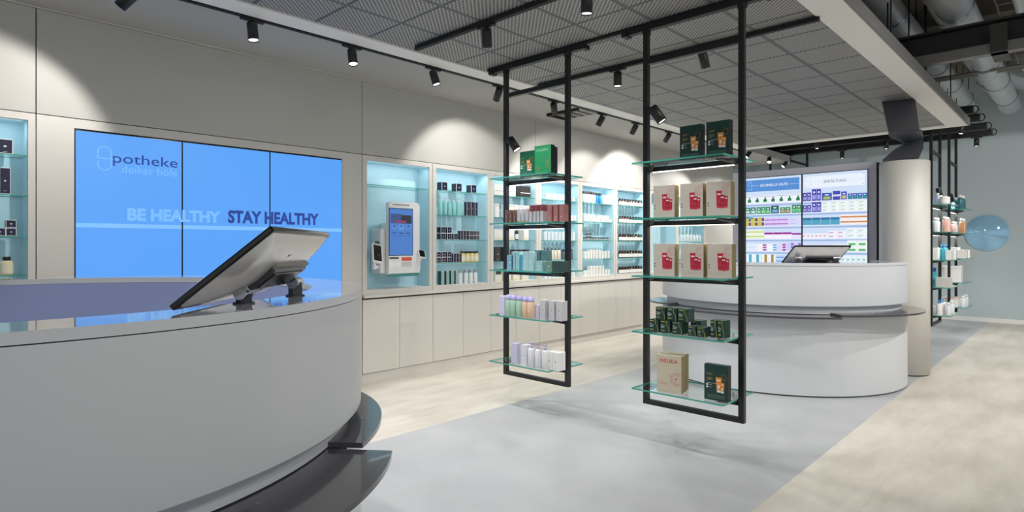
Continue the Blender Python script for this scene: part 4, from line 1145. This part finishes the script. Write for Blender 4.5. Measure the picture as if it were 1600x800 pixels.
def snowflake(b, cu, cz, rad, M, m, clip):
    for k in range(8):
        a = R(k * 45 + 10)
        for (q0, q1, da) in ((.15, 1.0, 0), (.55, .9, 22), (.55, .9, -22)):
            a2 = a + R(da) * .8
            p0 = Vector((cu + rad * q0 * math.cos(a), cz + rad * q0 * math.sin(a))); p1 = Vector((cu + rad * q1 * math.cos(a2), cz + rad * q1 * math.sin(a2)))
            if max(p0.x, p1.x) > clip: continue
            d = (p1 - p0).normalized(); n_ = Vector((-d.y, d.x)) * .0007
            b.add([(p0.x - n_.x, p0.y - n_.y, .0005), (p0.x + n_.x, p0.y + n_.y, .0005), (p1.x + n_.x, p1.y + n_.y, .0005), (p1.x - n_.x, p1.y - n_.y, .0005)], [(0, 1, 2, 3)], m, False, M)
            b.add([(p1.x + .0022 * math.cos(R(t * 60)), p1.y + .0022 * math.sin(R(t * 60)), .0006) for t in range(6)], [tuple(range(6))], m, False, M)


def mk_red_gift(w=.150, d=.04, h=.207):
    def fn():
        r = root('gift_box'); M = plane_M('Y', 0)
        b = MB(); b.box(-w / 2, w / 2, 0, d, 0, h, c_beige, bev=.002)
        b.add([(w / 2 + .0004, .002, .003), (w / 2 + .0004, d - .002, .003), (w / 2 + .0004, d - .002, h - .003), (w / 2 + .0004, .002, h - .003)], [(0, 1, 2, 3)], c_olive); b.build('box_body', r)
        b = MB(); snowflake(b, w * .36, h * .76, .030, M, c_redl, w * .49)
        t = tubes_print(b, w, h, c_red, C('red_white_foot', (196, 60, 78)), M, None)
        t(w * .04, h * .28, h * .72, w * .12, w * .10, c_red); t(w * .18, h * .27, h * .60, w * .10, w * .09, C('red_tube_dark', (168, 30, 54))); t(w * .33, h * .28, h * .56, w * .075, w * .07, c_red)
        for z_ in (.38, .30):
            b.add([(-w * .42 + .004 * math.cos(R(k * 45)), h * z_ + .004 * math.sin(R(k * 45)), .0006) for k in range(8)], [tuple(range(8))], c_boxside, False, M)
        for (z_, l_) in ((.80, .24), (.66, .20), (.60, .28), (.52, .2), (.14, .6), (.10, .5)): quad(b, -w * .40, -w * .40 + w * l_, h * z_, h * z_ + .0010, .0005, C('beige_print', (184, 172, 156)), M)
        b.build('printed_front', r)
        return r
    return fn


def mk_beige_gift(w=.165, d=.036, h=.235):
    def fn():
        r = root('gift_box'); M = plane_M('Y', 0)
        b = MB(); b.box(-w / 2, w / 2, 0, d, 0, h, C('warm_beige_box', (206, 196, 172), .4), bev=.002)
        b.add([(w / 2 + .0004, .002, .003), (w / 2 + .0004, d - .002, .003), (w / 2 + .0004, d - .002, h - .003), (w / 2 + .0004, .002, h - .003)], [(0, 1, 2, 3)], c_olive); b.build('box_body', r)
        text('lettering', 'WELEDA', -w * .38, w * .36, h * .80, h * .90, M, c_redp, r, .012, depth=.0006)
        b = MB(); snowflake(b, w * .30, h * .38, .045, M, c_redp, w * .49)
        b.add([(w * .30 + .005 * math.cos(R(k * 45)), h * .38 + .005 * math.sin(R(k * 45)), .0006) for k in range(8)], [tuple(range(8))], c_redp, False, M)
        for (z_, l_) in ((.27, .24), (.235, .36), (.215, .30)): quad(b, -w * .38, -w * .38 + w * l_, h * z_, h * z_ + .0015, .0005, c_redl, M)
        b.build('printed_front', r)
        return r
    return fn


def rack_put(X, px, zi, key, fn, lab, cat, group, dz=0, rz=0.0):
    """px = picture column of the front's centre when the front stands in the plane X"""
    Y, _ = Y_at(px, X)
    return put(key, fn, (X, Y, RZ[zi] + dz + .0005), RW + rz, lab, cat, group)


gg = mk_green_gift()
rack_put(3.50, 1079, 0, 'gg', gg, 'dark green gift box with orange tubes, nearer the spotlight post, rack top shelf', 'gift box', 'dark green gift boxes')
rack_put(3.49, 1121.5, 0, 'gg', None, 'dark green gift box with orange tubes, rack top shelf, away from the spotlight post', 'gift box', 'dark green gift boxes')
rgk = mk_red_gift()
for si, sn_ in ((1, 'second'), (2, 'middle')):
    for k, px in enumerate((1037, 1080, 1122) if si == 1 else (1037, 1081, 1124)):
        pos = ('closest to the spotlight post', 'in the centre', 'farthest from the spotlight post')[k]
        rack_put(3.44, px, si, 'rg', rgk, f'front silver-beige gift box with red tubes {pos}, {sn_} shelf', 'gift box', 'beige gift boxes with red tubes')
        rack_put(3.486, px + 2.5, si, 'rg', None, f'rear beige gift box behind the one {pos}, {sn_} shelf', 'gift box', 'beige gift boxes with red tubes')


def mk_small_green(w, d, h):
    def fn():
        r = root('carton'); M = plane_M('Y', 0)
        b = MB(); b.box(-w / 2, w / 2, 0, d, 0, h, c_dkgreen, bev=.0015); b.build('box_body', r)
        b = MB(); pts = [(w * .18, h), (w * .14, h * .72), (w * .36, h * .42), (w * .40, h * .2), (w * .38, 0)]
        for (ua, va), (ub, vb) in zip(pts[:-1], pts[1:]): b.add([(ua, va, .0006), (ub, vb, .0006), (ub + .0022, vb, .0006), (ua + .0022, va, .0006)], [(0, 1, 2, 3)], c_goldln, False, M)
        quad(b, -w * .40, w * .02, h * .86, h * .91, .0006, c_goldln, M)
        for (z_, l_) in ((.62, .2), (.54, .42), (.46, .36), (.40, .3)): quad(b, -w * .40, -w * .40 + w * l_, h * z_, h * z_ + h * .03, .0006, C('pale_print', (190, 205, 196)), M)
        quad(b, -w * .40, -w * .02, h * .17, h * .22, .0006, c_goldln, M); b.build('printed_front', r)
        return r
    return fn


sg = mk_small_green(.070, .085, .080)
for k, px in enumerate((1021.5, 1039, 1058)): rack_put(3.44, px, 3, 'sg', sg, f'{ORD[k]} small dark green carton from the spotlight post, lower row, fourth rack shelf', 'carton', 'small dark green cartons')
for k, px in enumerate((1032, 1049.5, 1067)): rack_put(3.45, px, 3, 'sg', None, f'{ORD[k]} small dark green carton from the spotlight post, stacked in the upper row', 'carton', 'small dark green cartons', dz=.0805)
sg2 = mk_small_green(.054, .08, .060)
rack_put(3.44, 1081, 3, 'sg2', sg2, 'first low dark green carton beside the stacked cartons, fourth rack shelf', 'carton', 'low dark green cartons')
rack_put(3.44, 1095.5, 3, 'sg2', None, 'second low dark green carton beside the two tall cartons', 'carton', 'low dark green cartons')
rack_put(3.56, 1087, 3, 'sg', None, 'dark green carton hidden behind the low cartons, fourth rack shelf', 'carton', 'small dark green cartons')
sg3 = mk_small_green(.042, .085, .105)
rack_put(3.47, 1115, 3, 'sg3', sg3, 'tall narrow dark green carton next to the low cartons', 'carton', 'tall dark green cartons')
rack_put(3.47, 1126.5, 3, 'sg3', None, 'tall narrow dark green carton at the shelf end, fourth rack shelf', 'carton', 'tall dark green cartons')
bg_ = mk_beige_gift()
rack_put(3.42, 1045, 4, 'bg', bg_, 'front beige gift box with red lettering and red snowflake, bottom rack shelf', 'gift box', 'beige gift boxes on the bottom shelf', rz=R(5))
rack_put(3.488, 1050, 4, 'bg', None, 'middle beige gift box behind the red-lettered one, bottom shelf', 'gift box', 'beige gift boxes on the bottom shelf')
rack_put(3.540, 1053.5, 4, 'bg', None, 'rearmost beige gift box, third of the bottom shelf stack', 'gift box', 'beige gift boxes on the bottom shelf')
rack_put(3.44, 1118.5, 4, 'gg', None, 'single dark green gift box with orange tubes on the bottom rack shelf', 'gift box', 'dark green gift boxes')

# products on the cosmetics rack
rack_put(3.52, 823, 0, 'gg2', mk_green_gift(.150, .04, .205, C('mid_green_box', (30, 104, 74), .4)), 'mid green gift box with orange tubes beside the bright green one', 'gift box', 'green gift boxes on the cosmetics rack')
rack_put(3.47, 847.5, 0, 'brg', mk_bright_gift(), 'bright green gift box with pale lettering, top shelf of cosmetics rack', 'gift box', 'green gift boxes on the cosmetics rack')
rack_put(3.56, 852, 0, 'brg', None, 'dark-sided green gift box right behind the bright green one', 'gift box', 'green gift boxes on the cosmetics rack')
rack_put(3.65, 850, 0, 'brg', None, 'rearmost green gift box of the three on the cosmetics rack', 'gift box', 'green gift boxes on the cosmetics rack')


def rrow(zi, X, lst):
    sh = ['top', 'second', 'middle', 'fourth', 'bottom'][zi]
    for (key, fn, cat, desc, pxs, dz) in lst:
        for i, px in enumerate(pxs):
            o_ = (ORD[i] + ' ') if len(pxs) > 1 else ''
            rack_put(X, px, zi, key, fn, f'{o_}{desc} on the {sh} shelf of the cosmetics rack', cat, f'{desc} on the cosmetics rack', dz)


rrow(1, 3.46, [('brc', mk_carton(.028, .06, .105, c_brown, None, PAPER), 'carton', 'slim brown carton', [791, 797, 803.5], 0), ('glc', mk_carton(.028, .06, .108, c_silver, None, None, None, band=(c_gold, .0, .12)), 'carton', 'slim silver and gold carton', [810, 816.5, 822.5], 0),
               ('wb1', mk_carton(.026, .06, .085, c_silver), 'carton', 'pale grey carton in the lower row', [829, 835, 840.5, 846], 0), ('wb2', mk_carton(.035, .06, .048, c_bur), 'carton', 'burgundy carton on top of grey ones', [830, 837.5, 845], .0855),
               ('bur', mk_carton(.041, .06, .066, c_rose, None, PAPER), 'carton', 'rose-brown carton in the lower row', [858.5, 868, 877], 0), ('bur2', mk_carton(.041, .06, .060, c_rose), 'carton', 'rose-brown carton in the upper row', [858.5, 868, 877], .0665)])
rrow(2, 3.46, [('bl1', mk_carton(.068, .06, .118, c_blubox, None, PAPER), 'carton', 'blue printed carton at the shelf start', [797], 0), ('bl2', mk_carton(.040, .05, .145, c_tealbox), 'carton', 'tall light teal carton', [802, 808.5], 0),
               ('bl3', mk_carton(.030, .05, .120, c_skyb), 'carton', 'narrow sky blue carton', [815], 0), ('bl4', mk_carton(.055, .06, .145, C('mist_teal_carton', (158, 194, 194)), None, PAPER), 'carton', 'mist teal carton', [821, 829.5], 0)])
rrow(2, 3.50, [('bl5', mk_carton(.072, .06, .158, c_dteal), 'carton', 'tall slate teal carton', [840, 849], 0)])
rrow(2, 3.42, [('bl6', mk_carton(.066, .06, .076, c_tealbox, None, PAPER), 'carton', 'low light teal carton', [842], 0), ('bl7', mk_carton(.062, .06, .078, c_gbox, None, PAPER), 'carton', 'low sage green carton', [857.5], 0), ('bl8', mk_carton(.056, .06, .080, c_dgreen), 'carton', 'low deep green carton', [868.5, 878], 0)])
rrow(3, 3.43, [('li1', mk_carton(.058, .06, .150, c_lilac, None, None), 'carton', 'tall lilac carton', [784], 0), ('gn1', mk_bottle(.030, .165, c_green, c_pur, 'wide', None, caph=.14), 'bottle', 'pastel green bottle with lilac cap', [796, 803, 812.5], 0),
               ('pe1', mk_bottle(.030, .160, c_peach, c_pur, 'wide', None, caph=.14), 'bottle', 'peach bottle with lilac cap', [822, 830], 0), ('li2', mk_carton(.034, .05, .105, C('mauve_carton', (204, 190, 206))), 'carton', 'small mauve carton', [833.5, 839.5], 0),
               ('si1', mk_carton(.052, .07, .145, c_silver, None, c_stext), 'carton', 'silver grey carton', [847.5, 861.5, 873], 0)])
rrow(4, 3.43, [('la1', mk_carton(.058, .07, .155, c_lilac, None, None, None, band=(c_silver, .46, .50)), 'carton', 'tall lavender carton', [803], 0), ('la2', mk_carton(.062, .07, .155, C('white_lilac_carton', (228, 226, 234)), None, None, None, band=(c_lilac, .46, .50)), 'carton', 'tall white-lilac carton', [818], 0),
               ('pw', mk_bottle(.027, .185, C('white_bottle', (232, 232, 234), .3), c_pur, 'pump', None), 'pump bottle', 'white bottle with lilac pump', [830.5, 841.5, 852.5], 0),
               ('la3', mk_carton(.058, .08, .135, PAPER, None, c_stext), 'carton', 'white carton beside the pump bottles', [858, 868], 0)])


# products on the distant racks (row along the world X direction)
def far_row(x0, zi, rackname, lst):
    for (key, fn, cat, desc, xs, dy) in lst:
        for i, x in enumerate(xs):
            o_ = (ORD[i] + ' ') if len(xs) > 1 else ''
            put(key, fn, (x0 + x, 1.49 + dy, RZ[zi] + .0005), RW, f'{o_}{desc} on the {["top", "second", "middle", "fourth", "bottom"][zi]} shelf of the {rackname}', cat, f'{desc} on the {rackname}')


wh = lambda h: mk_bottle(.030, h * 1.05, C('grey_white_bottle', (216, 216, 222), .3), C('violet_grey', (150, 146, 166)), 'cap')
fb = lambda c, h, cp: mk_bottle(.028, h * 1.12, c, cp, 'cap', None)
RA = 'rack beside the column'; RB = 'rack by the mirror'
far_row(9.59, 0, RA, [('fw', wh(.24), 'bottle', 'tall grey-white bottle', [.08, .2], .06), ('frb', fb(C('red_blue_can', (170, 190, 226), .3), .15, PAPER), 'bottle', 'short pale blue bottle', [.35], -.02), ('fwj', mk_jar(.045, .11, C('white_jar', (240, 238, 234)), PAPER), 'jar', 'round white jar', [.12, .3], -.12)])
far_row(9.59, 1, RA, [('fcb', fb(c_cobalt, .2, PAPER), 'bottle', 'cobalt blue bottle', [.07, .2, .34], .055), ('fwb', fb(c_clear, .17, PAPER), 'bottle', 'white bottle', [.1, .3], -.03), ('fpk', fb(C('pink_bottle', (226, 176, 160), .3), .18, PAPER), 'bottle', 'rosy bottle', [.15, .4], -.13)])
far_row(9.59, 2, RA, [('fwc', mk_carton(.16, .08, .16, c_white, None, None), 'carton', 'white carton with grey print', [.10, .3], .03), ('faq', fb(c_aqua, .18, C('aqua_cap', (40, 130, 190))), 'bottle', 'aqua bottle', [.15, .45], -.10)])
far_row(9.59, 3, RA, [('faq2', fb(c_aqua, .22, c_cobalt), 'bottle', 'aqua bottle with cobalt cap', [.06, .22, .40], .02), ('fsc', mk_carton(.17, .07, .13, C('grey_white_carton', (212, 208, 200))), 'carton', 'pale grey display carton', [.13], -.12)])
far_row(9.59, 4, RA, [('fpw', mk_bottle(.038, .2, PAPER, C('sky_pump', (80, 150, 210)), 'pump'), 'pump bottle', 'white pump bottle', [.05, .2, .36], -.08), ('fwl', mk_carton(.16, .1, .10, c_white), 'carton', 'low white carton', [.04, .3], .08)])
far_row(11.03, 0, RB, [('ftl', fb(C('teal_bottle', (52, 116, 130), .3), .19, PAPER), 'bottle', 'dark teal bottle', [.1, .3, .45], -.12), ('fwj', None, 'jar', 'round white jar', [.1, .3], .08)])
far_row(11.03, 1, RB, [('fpk', None, 'bottle', 'rosy bottle', [.1, .3, .48], .06), ('fpc', fb(C('copper_bottle', (206, 150, 112), .3), .2, PAPER), 'bottle', 'copper-toned bottle', [.15, .42], -.13)])
far_row(11.03, 2, RB, [('fwc', None, 'carton', 'white carton', [.1, .4], 0)])
far_row(11.03, 3, RB, [('fbx', mk_carton(.26, .2, .24, c_white, None, None, None, band=(C('blue_grey_line', (176, 190, 204)), .84, .86)), 'carton', 'large white carton', [.14], 0)])
far_row(11.03, 4, RB, [('frc', mk_carton(.2, .12, .13, PAPER, None, None, None, band=(C('coral_line', (222, 120, 110)), .9, .96)), 'carton', 'white carton with coral rim', [.06, .36], 0)])

far_row(9.59, 0, RA, [('fvb', fb(C('violet_bottle', (150, 140, 176), .3), .2, PAPER), 'bottle', 'violet-grey bottle', [.34, .46], .10)])
far_row(9.59, 1, RA, [('fps', fb(C('pale_pink_bottle', (232, 204, 196), .3), .16, PAPER), 'bottle', 'pale pink bottle', [.27, .52], -.12)])
far_row(9.59, 2, RA, [('fwp', mk_carton(.07, .06, .13, c_silver, c_white), 'carton', 'small silver-edged carton', [.12, .26, .45], -.175)])
far_row(9.59, 3, RA, [('faq3', fb(C('blue_gel', (60, 120, 200), .3), .2, PAPER), 'bottle', 'blue gel bottle', [.1, .3], .15)])
far_row(9.59, 4, RA, [('fsp', mk_bottle(.034, .17, C('milky_bottle', (228, 232, 236), .3), PAPER, 'cap'), 'bottle', 'milky white bottle', [.16, .46], -.16)])
far_row(11.03, 0, RB, [('fgn', fb(C('petrol_bottle', (70, 130, 138), .3), .17, PAPER), 'bottle', 'petrol bottle', [.2, .4], -.03)])
far_row(11.03, 1, RB, [('fps', None, 'bottle', 'pale pink bottle', [.2, .4], -.03)])
far_row(11.03, 2, RB, [('fwc3', mk_carton(.13, .09, .12, C('light_grey_carton', (222, 218, 212))), 'carton', 'light grey carton', [.1, .4], -.14)])
far_row(11.03, 4, RB, [('fsp', None, 'bottle', 'milky white bottle', [.15, .45], -.15)])

# ------------------------------------------------------------------ order kiosk with its two card terminals
KX0, KX1, KZ0, KZ1, KYF = 3.324, 3.690, .995, 1.715, WY - .055
ko = ((KX0 + KX1) / 2, WY + ND, KZ0)
r = thing('order_kiosk', ko, 'white self-service order kiosk with blue touchscreen in the wall niche', 'kiosk')


def rounded(u0, u1, v0, v1, rad, n=6):
    p = []
    for cx_, cy_, a0 in ((u1 - rad, v0 + rad, -90), (u1 - rad, v1 - rad, 0), (u0 + rad, v1 - rad, 90), (u0 + rad, v0 + rad, 180)):
        for i in range(n + 1): a = R(a0 + 90 * i / n); p.append((cx_ + rad * math.cos(a), cy_ + rad * math.sin(a)))
    return p


MK = plane_M('Y', KYF)
b = MB(); b.prism(rounded(KX0, KX1, KZ0, KZ1, .035), -.05, 0, PLASTW, MK); b.build('casing', r, ko)
b = MB(); b.prism(rounded(KX0 + .004, KX1 - .004, KZ0 - .002, KZ0 + .075, .03), -.048, .0015, C('petrol_trim', (70, 140, 136)), MK)
b.prism(rounded(KX0 - .001, KX1 + .001, KZ0 + .028, KZ0 + .090, .004), -.0505, .002, PLASTW, MK); b.build('trim', r, ko)
b = MB(); b.box(KX0 + .05, KX0 + .30, KYF + .05, WY + ND, KZ0 + .05, KZ1 - .2, PLASTW, bev=.02); b.box(KX0 - .05, KX0 + .06, KYF + .06, WY + ND, KZ0 + .03, KZ0 + .46, PLASTW, bev=.02)
b.box(KX0 - .052, KX0 - .049, KYF + .08, WY + .1, KZ0 + .22, KZ0 + .34, STEELG); b.build('wall_mount', r, ko)


def kx(px): return X_at(px, KYF)[0]


def kz(px, py): return CAMZ + (HOR - py) / F * X_at(px, KYF)[1]


sx0, sx1, sz0, sz1 = kx(607.5), kx(645), kz(625, 399.5), kz(625, 325.5)
b = MB(); b.box(sx0, sx1, KYF - .003, KYF + .01, sz0, sz1, PLASTB); sc = b.build('touchscreen', r, ko)
KB = lambda n, c: mat(n, c, emit=.8)
b = MB(); e = .006; w = sx1 - sx0; h = sz1 - sz0
quad(b, sx0 + e, sx1 - e, sz0 + e, sz1 - e, .0035, KB('kiosk_blue', (74, 132, 214)), MK)
quad(b, sx0 + w * .06, sx0 + w * .50, sz0 + h * .68, sz0 + h * .88, .0038, KB('kiosk_pic', (60, 84, 140)), MK); quad(b, sx0 + w * .50, sx1 - w * .06, sz0 + h * .68, sz0 + h * .86, .0038, KB('kiosk_pic2', (34, 38, 60)), MK)
quad(b, sx0 + w * .25, sx0 + w * .7, sz0 + h * .69, sz0 + h * .74, .0040, KB('kiosk_pic3', (150, 60, 110)), MK)
for i in range(3):
    quad(b, sx0 + w * (.10 + .29 * i), sx0 + w * (.33 + .29 * i), sz0 + h * .54, sz0 + h * .66, .0038, KB('kiosk_tile', (96, 156, 232) if i == 1 else (96, 156, 232)) if i == 1 else KB('kiosk_blue2', (84, 142, 222)), MK)
    quad(b, sx0 + w * (.19 + .29 * i), sx0 + w * (.25 + .29 * i), sz0 + h * .61, sz0 + h * .64, .0040, KB('kiosk_icon', (24, 40, 90)), MK)
    quad(b, sx0 + w * (.12 + .29 * i), sx0 + w * (.30 + .29 * i), sz0 + h * .47, sz0 + h * .485, .0040, KB('kiosk_icon', None), MK)
quad(b, sx0 + w * .1, sx1 - w * .1, sz0 + h * .42, sz0 + h * .425, .0040, KB('kiosk_icon', None), MK)
b.build('screen_image', sc, ko)
b = MB(); quad(b, kx(608.5), kx(623), kz(616, 404.5), kz(616, 402), .0005, PLASTD, MK)
quad(b, kx(627.5), kx(643.5), kz(635, 407.5), kz(635, 402), .0005, C('kiosk_red', (226, 92, 76)), MK)
quad(b, kx(608.5), kx(623.5), kz(616, 420.5), kz(616, 409), .0005, C('note_white', (246, 246, 244)), MK); quad(b, kx(627.5), kx(643), kz(635, 421), kz(635, 409), .0005, C('slot_white', (206, 206, 204)), MK)
quad(b, kx(614), kx(640), kz(627, 321), kz(627, 319.5), .0005, c_stext, MK); b.build('labels', r, ko)
for (pa, pb, za, zb, lab) in (((579, 601), None, 1.05, 1.27, 'angled white card terminal at the video wall side of the kiosk'), ((652, 667), None, 1.08, 1.22, 'small white card terminal at the carton side of the kiosk')):
    small = pa[0] > 600
    w_, h_ = (.105, .20) if not small else (.085, .085)
    cxp = X_at(sum(pa) / 2, WY - .08)[0]; czp = CAMZ + (HOR - (396 if not small else 397)) / F * X_at(sum(pa) / 2, WY - .08)[1]
    base = (cxp, WY - .0, czp - .1)
    t = thing('card_terminal', base, lab, 'card terminal', 'card terminals')
    Mt = Matrix.Translation((0, -.07, .1)) @ Matrix.Rotation(R(-28), 4, 'X') @ Matrix.Rotation(R(14 if not small else 8), 4, 'Y')
    b = MB(); b.box(-w_ / 2, w_ / 2, -.012, .016, -h_ / 2, h_ / 2, PLASTW, Mt, bev=.008); b.build('housing', t)
    b = MB(); b.box(-w_ * .38, w_ * .38, -.0135, -.010, -h_ * .42, h_ * .42, PLASTB, Mt, bev=.001)
    if not small:
        for iy in range(4):
            for ix in range(3): b.box(-.028 + ix * .02, -.014 + ix * .02, -.0150, -.013, -.07 + iy * .018, -.06 + iy * .018, PLASTD, Mt)
    b.build('keypad', t)
    b = MB(); b.bar((0, -.055, .08), (0, -.02, .02), .03, .03, PLASTW); b.bar((0, -.02, .02), (0, -.02, -.05), .03, .03, PLASTW); b.bar((0, -.02, -.03), (.0 + (.08 if not small else -.08), .04, -.03), .03, .03, PLASTW); b.build('arm', t)
